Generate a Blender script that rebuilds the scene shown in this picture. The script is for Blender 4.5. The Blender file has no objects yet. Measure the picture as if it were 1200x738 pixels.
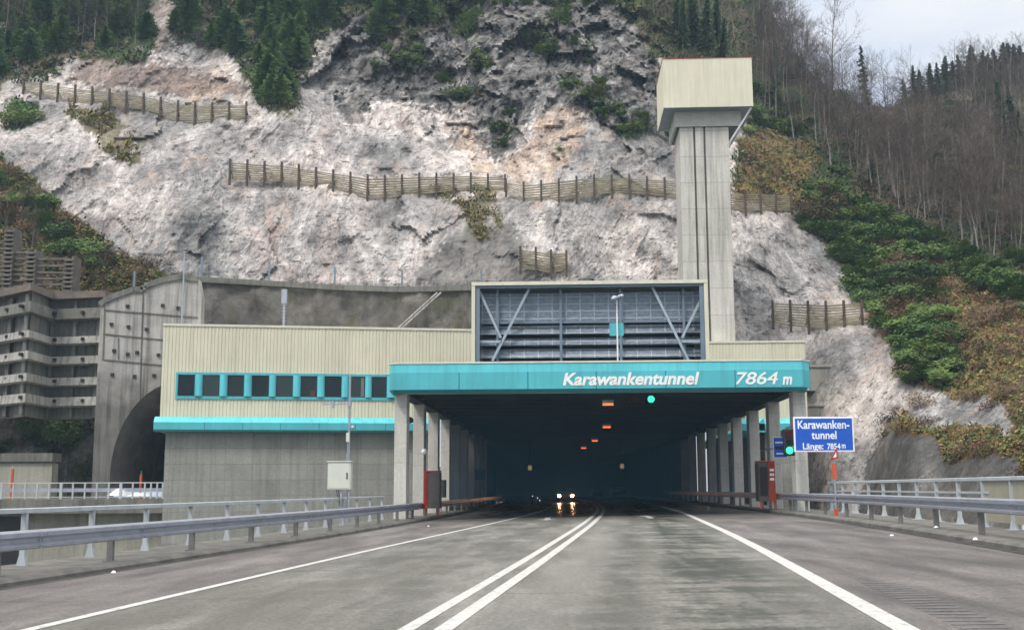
import bpy, math, random
from mathutils import noise as mn, Vector, Matrix
R = math.radians
PI = math.pi
random.seed(7)
C = bpy.context.scene.collection

# ------------------------------------------------------------------ camera model
F = 1350.0
PITCH = math.atan(204 / F)
YAW = math.atan(65 / (F / math.cos(PITCH)))
ROLL = R(0.2)
CAMH = 1.35
CF = 0.018                       # crossfall of the road


def ray(px, py):
    x = (px - 600) / F
    y = -(py - 369) / F
    c, s = math.cos(ROLL), math.sin(ROLL)
    x, y = x * c + y * s, -x * s + y * c
    a, b, d = x, math.cos(PITCH) - y * math.sin(PITCH), math.sin(PITCH) + y * math.cos(PITCH)
    c, s = math.cos(YAW), math.sin(YAW)
    return a * c - b * s, a * s + b * c, d


def at(px, py, Y):               # point seen at a pixel of the photo, at distance Y down the road
    d = ray(px, py)
    t = Y / d[1]
    return Vector((d[0] * t, Y, CAMH + d[2] * t))


def atg(px, py, h=0.0):          # point on the road surface
    d = ray(px, py)
    t = (h - CAMH) / (d[2] - CF * d[0])
    return Vector((d[0] * t, d[1] * t, CAMH + d[2] * t))


def shift(y):
    return -0.0007 * (y - 107) ** 2 if y > 107 else 0.0


def zg(x, y=0):
    return CF * (x - shift(y))


def interp(pts, y):
    if y <= pts[0][0]:
        a, b = pts[0], pts[1]
    elif y >= pts[-1][0]:
        a, b = pts[-2], pts[-1]
    else:
        for a, b in zip(pts, pts[1:]):
            if a[0] <= y <= b[0]:
                break
    return a[1] + (b[1] - a[1]) * (y - a[0]) / (b[0] - a[0])


def smooth(pts, y, w=6):
    return sum(interp(pts, y + k * w / 3) for k in (-3, -2, -1, 0, 1, 2, 3)) / 7


P_CEN = [(-15, -3.1), (11.7, -1.46), (19.8, -.86), (44, .67), (62.5, 1.64), (78, 2.21), (104.5, 2.45), (118, 2.3)]
P_LEF = [(-15, -7.1), (12.3, -5.74), (25.7, -4.95), (35.5, -4.2), (52.4, -2.9), (64, -2.15), (79, -1.5), (104, -1.3), (118, -1.4)]
P_RIG = [(-15, 1.4), (11, 3.08), (19.4, 3.7), (31.8, 4.5), (62.4, 6.06), (80, 6.5), (104, 6.7), (118, 6.6)]
P_KL = [(-15, -11.1), (18, -8.95), (29.3, -8.0), (38.4, -7.45), (54, -6.85), (70, -6.35), (107, -6.4), (118, -6.4)]
P_KR = [(-15, 5.6), (10, 7.6), (22.3, 8.5), (34.3, 9.25), (48, 9.75), (62, 9.85), (107, 9.8), (118, 9.75)]


def lx(pts, y):
    if y > 107:
        return smooth(pts, 107) + shift(y)
    return smooth(pts, y)


# ------------------------------------------------------------------ helpers
def tag(o, label=None, cat=None, group=None, kind=None):
    if label: o['label'] = label
    if cat: o['category'] = cat
    if group: o['group'] = group
    if kind: o['kind'] = kind
    return o


def thing(name, label, cat, loc=(0, 0, 0), rz=0, group=None):
    o = bpy.data.objects.new(name, None)
    o.empty_display_size = .3
    C.objects.link(o)
    o.location = loc
    o.rotation_euler = (0, 0, rz)
    tag(o, label, cat, group)
    return o


class MB:
    def __init__(s):
        s.v = []; s.f = []; s.sm = False

    def quad(s, a, b, c, d):
        n = len(s.v); s.v += [tuple(a), tuple(b), tuple(c), tuple(d)]; s.f.append((n, n + 1, n + 2, n + 3)); return s

    def tri(s, a, b, c):
        n = len(s.v); s.v += [tuple(a), tuple(b), tuple(c)]; s.f.append((n, n + 1, n + 2)); return s

    def box(s, x0, x1, y0, y1, z0, z1):
        n = len(s.v)
        s.v += [(x, y, z) for z in (z0, z1) for y in (y0, y1) for x in (x0, x1)]
        s.f += [tuple(n + i for i in q) for q in ((0, 2, 3, 1), (4, 5, 7, 6), (0, 1, 5, 4), (2, 6, 7, 3), (0, 4, 6, 2), (1, 3, 7, 5))]
        return s

    def tube(s, p, q, r0, r1=None, n=8, cap=True):
        r1 = r0 if r1 is None else r1
        p = Vector(p); q = Vector(q); d = (q - p)
        if d.length < 1e-6: return s
        d.normalize()
        u = d.orthogonal().normalized(); w = d.cross(u)
        b = len(s.v)
        for c, r in ((p, r0), (q, r1)):
            for i in range(n):
                a = 2 * PI * i / n
                s.v.append(tuple(c + u * (r * math.cos(a)) + w * (r * math.sin(a))))
        for i in range(n):
            j = (i + 1) % n
            s.f.append((b + i, b + j, b + n + j, b + n + i))
        if cap:
            s.f.append(tuple(b + n - 1 - i for i in range(n)))
            s.f.append(tuple(b + n + i for i in range(n)))
        return s

    def bar(s, p, q, w, h, up=(0, 0, 1)):       # rectangular bar from p to q
        p = Vector(p); q = Vector(q); d = (q - p).normalized()
        sd = d.cross(Vector(up))
        if sd.length < 1e-4: sd = Vector((1, 0, 0))
        sd.normalize(); u2 = sd.cross(d)
        b = len(s.v)
        for c in (p, q):
            for (i, j) in ((-1, -1), (1, -1), (1, 1), (-1, 1)):
                s.v.append(tuple(c + sd * (i * w / 2) + u2 * (j * h / 2)))
        s.f += [(b, b + 3, b + 2, b + 1), (b + 4, b + 5, b + 6, b + 7)]
        for i in range(4):
            j = (i + 1) % 4
            s.f.append((b + i, b + j, b + 4 + j, b + 4 + i))
        return s

    def sweep(s, path, prof, closed=True):      # prof: (offset to the right of the path, height); path: points with z
        b = len(s.v); n = len(prof)
        for i, p in enumerate(path):
            a = path[max(i - 1, 0)]; c = path[min(i + 1, len(path) - 1)]
            d = Vector((c[0] - a[0], c[1] - a[1], 0)).normalized()
            r = Vector((d.y, -d.x, 0))
            for (o, h) in prof:
                s.v.append((p[0] + r.x * o, p[1] + r.y * o, p[2] + h))
        for i in range(len(path) - 1):
            for k in range(n if closed else n - 1):
                l = (k + 1) % n
                s.f.append((b + i * n + k, b + i * n + l, b + (i + 1) * n + l, b + (i + 1) * n + k))
        if closed:
            s.f.append(tuple(b + k for k in range(n)))
            s.f.append(tuple(b + (len(path) - 1) * n + n - 1 - k for k in range(n)))
        return s

    def prism(s, poly, y0, y1):                 # poly in (x,z), extruded along y
        b = len(s.v); n = len(poly)
        for y in (y0, y1):
            for (x, z) in poly: s.v.append((x, y, z))
        s.f.append(tuple(b + i for i in range(n)))
        s.f.append(tuple(b + n + n - 1 - i for i in range(n)))
        for i in range(n):
            j = (i + 1) % n
            s.f.append((b + i, b + n + i, b + n + j, b + j))
        return s

    def ball(s, c, r, n=10, m=6, sc=(1, 1, 1)):
        b = len(s.v)
        for i in range(m + 1):
            t = PI * i / m
            for j in range(n):
                a = 2 * PI * j / n
                s.v.append((c[0] + r * sc[0] * math.sin(t) * math.cos(a), c[1] + r * sc[1] * math.sin(t) * math.sin(a), c[2] + r * sc[2] * math.cos(t)))
        for i in range(m):
            for j in range(n):
                k = (j + 1) % n
                s.f.append((b + i * n + j, b + (i + 1) * n + j, b + (i + 1) * n + k, b + i * n + k))
        return s

    def mesh(s, name, mat, recalc=True):
        me = bpy.data.meshes.new(name)
        me.from_pydata(s.v, [], s.f)
        me.materials.append(mat)
        if recalc:
            import bmesh
            bm = bmesh.new(); bm.from_mesh(me)
            bmesh.ops.recalc_face_normals(bm, faces=bm.faces)
            bm.to_mesh(me); bm.free()
        if s.sm:
            me.polygons.foreach_set('use_smooth', [True] * len(me.polygons))
        me.update()
        return me

    def build(s, name, mat, parent=None, recalc=True, label=None, bevel=0):
        o = bpy.data.objects.new(name, s.mesh(name, mat, recalc))
        C.objects.link(o)
        if parent: o.parent = parent
        if label: o['label'] = label
        if bevel:
            m = o.modifiers.new('bevel', 'BEVEL'); m.width = bevel; m.segments = 2; m.limit_method = 'ANGLE'
        return o


def ob(name, me, parent=None):
    o = bpy.data.objects.new(name, me); C.objects.link(o)
    if parent: o.parent = parent
    return o


def copy_thing(root, loc, rz=None, sc=None, label=None, group=None):
    kids = [o for o in bpy.data.objects if o.parent == root]
    r = root.copy(); C.objects.link(r); r.location = loc
    if rz is not None: r.rotation_euler = (r.rotation_euler[0], r.rotation_euler[1], rz)
    if sc is not None: r.scale = sc
    if label: r['label'] = label
    if group: r['group'] = group
    for k in kids:
        c = k.copy(); C.objects.link(c); c.parent = r
        for g in [o for o in bpy.data.objects if o.parent == k]:
            d = g.copy(); C.objects.link(d); d.parent = c
    return r


# ------------------------------------------------------------------ materials
class NT:
    def __init__(s, name):
        s.m = bpy.data.materials.new(name); s.m.use_nodes = True
        s.t = s.m.node_tree; s.n = s.t.nodes; s.l = s.t.links
        s.b = s.n['Principled BSDF']
        s.tc = s.n.new('ShaderNodeTexCoord')
        s.geo = s.n.new('ShaderNodeNewGeometry')

    def link(s, a, b): s.l.new(a, b)

    def mapped(s, scale=(1, 1, 1), src='pos', rot=(0, 0, 0), loc=(0, 0, 0)):
        m = s.n.new('ShaderNodeMapping'); m.inputs['Scale'].default_value = scale
        m.inputs['Rotation'].default_value = rot; m.inputs['Location'].default_value = loc
        o = {'pos': s.geo.outputs['Position'], 'obj': s.tc.outputs['Object'], 'uv': s.tc.outputs['UV']}[src]
        s.link(o, m.inputs['Vector']); return m.outputs[0]

    def noise(s, vec, scale=1, detail=6, rough=.55, dist=0):
        n = s.n.new('ShaderNodeTexNoise'); n.inputs['Scale'].default_value = scale
        n.inputs['Detail'].default_value = detail; n.inputs['Roughness'].default_value = rough
        n.inputs['Distortion'].default_value = dist
        if vec: s.link(vec, n.inputs['Vector'])
        return n.outputs[0]

    def ramp(s, fac, stops):
        r = s.n.new('ShaderNodeValToRGB'); e = r.color_ramp.elements
        e.remove(e[1])
        for k, (p, c) in enumerate(stops):
            el = e[0] if k == 0 else e.new(p)
            el.position = p
            el.color = (c, c, c, 1) if isinstance(c, (int, float)) else (*c, 1)
        s.link(fac, r.inputs[0]); return r.outputs[0]

    def mix(s, fac, a, b, mode='MIX'):
        m = s.n.new('ShaderNodeMix'); m.data_type = 'RGBA'; m.blend_type = mode
        for v, i in ((fac, 0), (a, 6), (b, 7)):
            if isinstance(v, (int, float)): m.inputs[i].default_value = v
            elif isinstance(v, tuple): m.inputs[i].default_value = (*v, 1)
            else: s.link(v, m.inputs[i])
        return m.outputs[2]

    def math(s, op, a, b=0.0, c=None):
        m = s.n.new('ShaderNodeMath'); m.operation = op
        for v, i in ((a, 0), (b, 1), (c, 2)):
            if v is None: continue
            if isinstance(v, (int, float)): m.inputs[i].default_value = v
            else: s.link(v, m.inputs[i])
        return m.outputs[0]

    def bump(s, h, strength=.3, dist=.05, prev=None):
        b = s.n.new('ShaderNodeBump'); b.inputs['Strength'].default_value = strength
        b.inputs['Distance'].default_value = dist
        s.link(h, b.inputs['Height'])
        if prev: s.link(prev, b.inputs['Normal'])
        s.link(b.outputs[0], s.b.inputs['Normal']); return b.outputs[0]

    def color(s, c):
        if isinstance(c, tuple): s.b.inputs['Base Color'].default_value = (*c, 1)
        else: s.link(c, s.b.inputs['Base Color'])

    def rough(s, r):
        if isinstance(r, (int, float)): s.b.inputs['Roughness'].default_value = r
        else: s.link(r, s.b.inputs['Roughness'])

    def sep(s, v):
        x = s.n.new('ShaderNodeSeparateXYZ'); s.link(v, x.inputs[0]); return x.outputs


def weathered(name, base, rough=.6, var=.25, scale=1.2, streak=.3, dirt=(.12, .11, .09), metal=0, bump=.1, spec=.4):
    t = NT(name)
    v = t.mapped((1, 1, 1))
    n1 = t.noise(v, scale, 7, .6)
    lo = tuple(c * (1 - var) for c in base); hi = tuple(min(1, c * (1 + var * .6)) for c in base)
    col = t.ramp(n1, [(.3, lo), (.7, hi)])
    sv = t.mapped((2.2, 2.2, .16))
    n2 = t.noise(sv, 1.6, 6, .6)
    m = t.ramp(n2, [(.48, 0), (.75, streak)])
    col = t.mix(m, col, dirt)
    t.color(col); t.rough(rough)
    t.b.inputs['Metallic'].default_value = metal
    t.b.inputs['Specular IOR Level'].default_value = spec
    if bump: t.bump(t.noise(v, scale * 9, 6, .6), bump, .03)
    return t.m


def plain(name, base, rough=.5, metal=0, spec=.5):
    t = NT(name)
    n = t.noise(t.mapped(), 3, 4)
    t.color(t.ramp(n, [(.3, tuple(c * .88 for c in base)), (.7, tuple(min(1, c * 1.08) for c in base))]))
    t.rough(rough); t.b.inputs['Metallic'].default_value = metal
    t.b.inputs['Specular IOR Level'].default_value = spec
    return t.m


def emit(name, col, strength, base=(.02, .02, .02)):
    t = NT(name); t.color(base)
    t.b.inputs['Emission Color'].default_value = (*col, 1)
    t.b.inputs['Emission Strength'].default_value = strength
    return t.m


def concrete(name, base, formx=2.4, formz=1.2, streak=.45, line=.35, var=.2):
    """board-marked concrete with pour joints"""
    t = NT(name)
    v = t.mapped()
    n1 = t.noise(v, .7, 8, .62)
    n3 = t.noise(v, 7, 5, .6)
    col = t.ramp(n1, [(.3, tuple(c * (1 - var) for c in base)), (.7, tuple(c * (1 + var * .6) for c in base))])
    col = t.mix(.35, col, t.ramp(n3, [(.3, tuple(c * .7 for c in base)), (.7, tuple(c * 1.25 for c in base))]))
    br = t.n.new('ShaderNodeTexBrick')
    sx = t.sep(t.geo.outputs['Position'])
    cx = t.n.new('ShaderNodeCombineXYZ')
    t.link(t.math('ADD', sx[0], t.math('MULTIPLY', sx[1], .9)), cx.inputs[0]); t.link(sx[2], cx.inputs[1])
    t.link(cx.outputs[0], br.inputs['Vector'])
    br.offset = 0
    for k, val in (('Scale', 1), ('Mortar Size', .022), ('Brick Width', formx), ('Row Height', formz), ('Mortar Smooth', .2)):
        br.inputs[k].default_value = val
    br.inputs['Color1'].default_value = (1, 1, 1, 1); br.inputs['Color2'].default_value = (.86, .86, .86, 1)
    br.inputs['Mortar'].default_value = (1 - line, 1 - line, 1 - line, 1)
    col = t.mix(1, col, br.outputs[0], 'MULTIPLY')
    sv = t.mapped((2.4, 2.4, .12))
    m = t.ramp(t.noise(sv, 1.3, 7, .62), [(.46, 0), (.78, streak)])
    col = t.mix(m, col, (.07, .068, .06))
    t.color(col); t.rough(.85); t.b.inputs['Specular IOR Level'].default_value = .25
    b = t.bump(br.outputs[1], -.25, .02)
    t.bump(n3, .25, .02, b)
    return t.m


M = {}
M['cream'] = weathered('cream_cladding', (.68, .66, .51), .5, .09, .4, .34, (.36, .33, .24), bump=0)
M['cream_trim'] = plain('cream_trim', (.66, .64, .52), .5)
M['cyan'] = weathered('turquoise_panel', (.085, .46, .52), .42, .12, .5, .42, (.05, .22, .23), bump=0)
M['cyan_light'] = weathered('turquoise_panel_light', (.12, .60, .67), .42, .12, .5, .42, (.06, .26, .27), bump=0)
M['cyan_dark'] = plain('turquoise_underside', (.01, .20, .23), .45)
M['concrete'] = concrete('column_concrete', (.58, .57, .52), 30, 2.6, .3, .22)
M['concrete_base'] = concrete('wall_concrete', (.33, .335, .305), 2.0, 1.0, .4, .28)
M['concrete_tower'] = concrete('tower_concrete', (.60, .585, .53), 30, 1.9, .6, .38)
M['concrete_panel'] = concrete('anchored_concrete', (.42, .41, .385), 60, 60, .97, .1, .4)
M['concrete_dark'] = concrete('stained_concrete', (.19, .19, .17), 60, 60, .9, .1, .5)
M['concrete_low'] = concrete('abutment_concrete', (.36, .35, .29), 3.2, 30, .5, .2)
M['shotcrete'] = weathered('shotcrete', (.105, .10, .09), .9, .5, .5, .6, (.035, .035, .03), bump=.8, spec=.2)
M['kerb'] = weathered('kerb_concrete', (.17, .165, .15), .85, .35, 1.3, .3, (.06, .055, .05), bump=.4, spec=.2)
M['kerb_dark'] = weathered('kerb_face', (.07, .068, .06), .85, .4, 2, .3, (.03, .03, .03), bump=.4, spec=.2)
M['galv'] = weathered('galvanised_steel', (.42, .46, .52), .42, .18, 2.2, .25, (.14, .13, .13), metal=.65, bump=0)
M['galv_blue'] = weathered('rail_steel', (.46, .49, .56), .38, .15, 2.2, .2, (.2, .18, .17), metal=.6, bump=0)
M['post_dark'] = weathered('weathered_post', (.20, .20, .19), .6, .3, 3, .4, (.10, .08, .06), metal=.3)
M['rail_paint'] = weathered('parapet_paint', (.44, .48, .50), .5, .15, 2, .3, (.2, .18, .15), bump=.05)
M['steel_blue'] = weathered('blue_grey_steel', (.17, .225, .28), .5, .12, 1, .2, (.05, .06, .07), bump=0)
M['brace'] = weathered('pale_blue_steel', (.36, .44, .50), .5, .12, 1, .2, (.1, .1, .1), bump=0)
M['steel_dark'] = plain('dark_steel', (.018, .024, .034), .5)
M['white_paint'] = plain('white_letter', (.85, .85, .82), .5)
M['sign_blue'] = plain('sign_blue', (.008, .095, .52), .35)
M['sign_white'] = plain('sign_white', (.82, .85, .88), .35)
M['black'] = plain('black_housing', (.012, .013, .015), .5)
M['red'] = plain('red_paint', (.40, .03, .02), .4)
M['orange'] = plain('orange_paint', (.55, .09, .03), .45)
M['grey_panel'] = weathered('grey_brown_panel', (.10, .09, .085), .6, .2, 3, .3)
M['cabinet'] = weathered('cabinet_paint', (.60, .63, .55), .45, .06, 2, .15, (.3, .3, .25), bump=0)
M['glass'] = plain('window_glass', (.005, .016, .020), .12, 0, .3)
M['seam'] = plain('panel_seam', (.01, .10, .12), .6)
M['rubber'] = plain('tyre_rubber', (.015, .015, .015), .8)
M['car_dark'] = plain('car_paint_dark', (.03, .035, .045), .25)
M['car_grey'] = plain('car_paint_grey', (.12, .12, .13), .25)
M['snow'] = plain('old_snow', (.78, .80, .84), .8)
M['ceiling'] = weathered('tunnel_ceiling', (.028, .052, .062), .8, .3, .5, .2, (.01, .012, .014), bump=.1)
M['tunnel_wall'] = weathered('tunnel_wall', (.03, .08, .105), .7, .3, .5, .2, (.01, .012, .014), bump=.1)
M['lamp_orange'] = emit('sodium_lamp', (1, .16, .05), 2.2)
M['lamp_green'] = emit('green_signal', (.04, 1, .50), 1.7)
M['lamp_red_off'] = plain('dark_red_lens', (.05, .006, .008), .3)
M['lamp_head'] = emit('headlight', (1, .46, .20), 260)
M['lamp_tail'] = emit('taillight', (1, .02, .02), .45)
M['lamp_dim'] = emit('dim_sign', (.75, .66, .35), .30)
M['reflector'] = emit('reflector', (.7, .85, 1), .8)


def quilt():
    t = NT('quilted_louvre_panel')
    v = t.mapped()
    br = t.n.new('ShaderNodeTexBrick'); br.offset = 0
    sx = t.sep(v); cx = t.n.new('ShaderNodeCombineXYZ'); t.link(sx[0], cx.inputs[0]); t.link(sx[2], cx.inputs[1])
    t.link(cx.outputs[0], br.inputs['Vector'])
    for k, val in (('Scale', 1), ('Mortar Size', .06), ('Brick Width', .80), ('Row Height', .42), ('Mortar Smooth', .8)):
        br.inputs[k].default_value = val
    br.inputs['Color1'].default_value = (.18, .22, .265, 1); br.inputs['Color2'].default_value = (.155, .195, .24, 1)
    br.inputs['Mortar'].default_value = (.42, .48, .54, 1)
    w = t.noise(t.mapped((1.6, 1, 2.6), rot=(0, .5, 0)), 2.2, 3, .5, .6)
    t.color(t.mix(.35, br.outputs[0], t.ramp(w, [(.40, (.11, .145, .18)), (.60, (.28, .33, .38))])))
    t.rough(.45); t.b.inputs['Metallic'].default_value = .3
    b = t.bump(br.outputs[1], .6, .03)
    t.bump(w, .4, .08, b)
    return t.m


M['quilt'] = quilt()


def timber():
    t = NT('weathered_timber')
    v = t.mapped((.35, .35, 4))
    n = t.noise(v, 3, 6, .65)
    c = t.ramp(n, [(.3, (.13, .105, .065)), (.5, (.27, .235, .15)), (.72, (.38, .35, .26))])
    t.color(c); t.rough(.9); t.bump(n, .4, .02); return t.m


M['timber'] = timber()
M['timber_dark'] = weathered('dark_timber_post', (.10, .075, .055), .9, .35, 3, .3, (.03, .025, .02), bump=.3)


def road_mat():
    t = NT('wet_asphalt')
    uv = t.mapped((1, 1, 1), 'uv')
    s = t.sep(uv); u, w = s[0], s[1]
    fine = t.noise(t.mapped((1, 1, 1)), 16, 6, .85)
    mid = t.noise(t.mapped((.9, .16, 1)), 1.1, 7, .62)
    big = t.noise(t.mapped((.22, .05, 1)), 1.0, 5, .55)
    base = t.ramp(mid, [(.34, (.092, .090, .083)), (.5, (.160, .157, .145)), (.64, (.245, .240, .222))])
    base = t.mix(t.ramp(big, [(.35, 0), (.65, .55)]), base, (.150, .145, .118))
    # shoulders: slightly purple-brown surface
    au = t.math('ABSOLUTE', t.math('ADD', u, -.15))
    sh = t.ramp(t.math('MULTIPLY', au, .1), [(.43, 0), (.455, 1)])
    base = t.mix(t.math('MULTIPLY', sh, .75), base, t.ramp(mid, [(.34, (.078, .069, .068)), (.64, (.195, .175, .170))]))
    # wet, dark stains crossing the lanes, strongest in the right-hand wheel tracks
    n2 = t.noise(t.mapped((.30, .75, 1)), 1.0, 9, .74, .3)
    n2b = t.noise(t.mapped((1.1, .12, 1), loc=(4, 2, 0)), 1.0, 8, .7, .2)
    n2c = t.noise(t.mapped((1.2, .5, 1), loc=(9, 2, 0)), 2.6, 8, .75)
    st = t.math('ADD', t.math('MULTIPLY', n2, .55), t.math('ADD', t.math('MULTIPLY', n2b, .25), t.math('MULTIPLY', n2c, .2)))
    st = t.ramp(st, [(.455, 0), (.485, .5), (.53, 1)])
    lane = t.ramp(t.math('MULTIPLY', u, .1), [(.10, .0), (.17, .75), (.22, .35), (.27, 1), (.36, .95), (.44, .25), (.6, .25)])
    lane2 = t.ramp(t.math('MULTIPLY', u, -.1), [(.04, 0), (.12, .38), (.22, .2), (.30, .38), (.40, .2)])
    st = t.math('MULTIPLY', st, t.math('ADD', lane, lane2))
    base = t.mix(t.math('MULTIPLY', st, .85), base, (.045, .048, .038))
    rust = t.math('MULTIPLY', t.ramp(t.noise(t.mapped((.5, .3, 1), loc=(1, 7, 0)), 1.0, 7, .7), [(.55, 0), (.66, .4)]), t.ramp(t.math('MULTIPLY', u, .1), [(.10, 0), (.16, 1), (.25, 0)]))
    base = t.mix(rust, base, (.14, .085, .06))
    # pale worn strip along the lane centres
    pale = t.ramp(t.math('MULTIPLY', u, .1), [(.03, 0), (.08, .45), (.14, .35), (.20, 0)])
    base = t.mix(t.math('MULTIPLY', pale, t.ramp(big, [(.3, .4), (.7, 1)])), base, (.25, .245, .225))
    # transverse seams and thin cracks
    wv = t.math('ADD', w, t.math('MULTIPLY', t.noise(t.mapped((.6, .6, .6)), .8, 3), .6))
    fr = t.math('FRACT', t.math('MULTIPLY', wv, 1 / 5.3))
    seam = t.math('LESS_THAN', fr, .012)
    seam = t.math('MULTIPLY', seam, t.ramp(t.noise(t.mapped((.35, .1, 1), loc=(3, 1, 0)), 1, 3), [(.42, 0), (.55, .6)]))
    base = t.mix(seam, base, (.05, .05, .046))
    base = t.mix(1, base, t.ramp(fine, [(.36, .62), (.5, 1.0), (.64, 1.42)]), 'MULTIPLY')
    # damp zone where traffic carries water into the mouth of the tunnel
    wet = t.ramp(t.math('ADD', t.math('MULTIPLY', w, .01), t.math('MULTIPLY', t.math('SUBTRACT', mid, .5), .35)), [(.50, 0), (.66, 1)])
    wetn = t.math('MULTIPLY', wet, .6)
    base = t.mix(wetn, base, (.035, .040, .040))
    t.color(base)
    r = t.math('ADD', t.ramp(mid, [(.3, .62), (.7, .78)]), t.math('MULTIPLY', st, -.34))
    r = t.math('ADD', r, t.math('MULTIPLY', wet, -.38))
    t.rough(r)
    t.b.inputs['Specular IOR Level'].default_value = .20
    t.bump(fine, .35, .008)
    return t.m


M['road'] = road_mat()


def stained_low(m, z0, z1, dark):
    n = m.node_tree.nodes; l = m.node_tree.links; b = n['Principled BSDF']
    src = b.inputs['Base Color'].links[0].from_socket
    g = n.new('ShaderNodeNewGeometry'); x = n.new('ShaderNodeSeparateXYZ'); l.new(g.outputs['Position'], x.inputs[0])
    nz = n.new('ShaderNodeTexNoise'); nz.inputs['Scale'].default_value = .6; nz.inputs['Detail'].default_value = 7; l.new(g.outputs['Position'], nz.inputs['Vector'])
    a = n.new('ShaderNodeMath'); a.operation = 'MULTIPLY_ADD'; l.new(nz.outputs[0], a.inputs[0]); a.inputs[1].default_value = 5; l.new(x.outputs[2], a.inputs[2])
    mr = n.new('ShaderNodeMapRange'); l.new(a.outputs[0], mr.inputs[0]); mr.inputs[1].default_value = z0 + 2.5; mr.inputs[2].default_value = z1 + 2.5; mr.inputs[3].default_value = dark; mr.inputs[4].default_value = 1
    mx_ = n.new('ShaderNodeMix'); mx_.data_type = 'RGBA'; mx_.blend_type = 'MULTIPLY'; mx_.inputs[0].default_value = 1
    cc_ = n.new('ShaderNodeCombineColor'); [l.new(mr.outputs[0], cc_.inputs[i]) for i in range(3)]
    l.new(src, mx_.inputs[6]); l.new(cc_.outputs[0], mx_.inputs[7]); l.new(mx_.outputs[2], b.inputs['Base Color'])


def paint_mat():
    t = NT('road_paint')
    n = t.noise(t.mapped((1, .5, 1)), 9, 6, .7)
    n2 = t.noise(t.mapped(), 45, 3, .7)
    c = t.ramp(n, [(.30, (.25, .25, .23)), (.48, (.50, .50, .47)), (.7, (.62, .62, .58))])
    c = t.mix(.2, c, t.ramp(n2, [(.35, (.15, .15, .14)), (.6, (.7, .7, .66))]))
    t.color(c); t.rough(.6)
    t.bump(n2, .3, .005)
    return t.m


M['paint'] = paint_mat()


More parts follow.
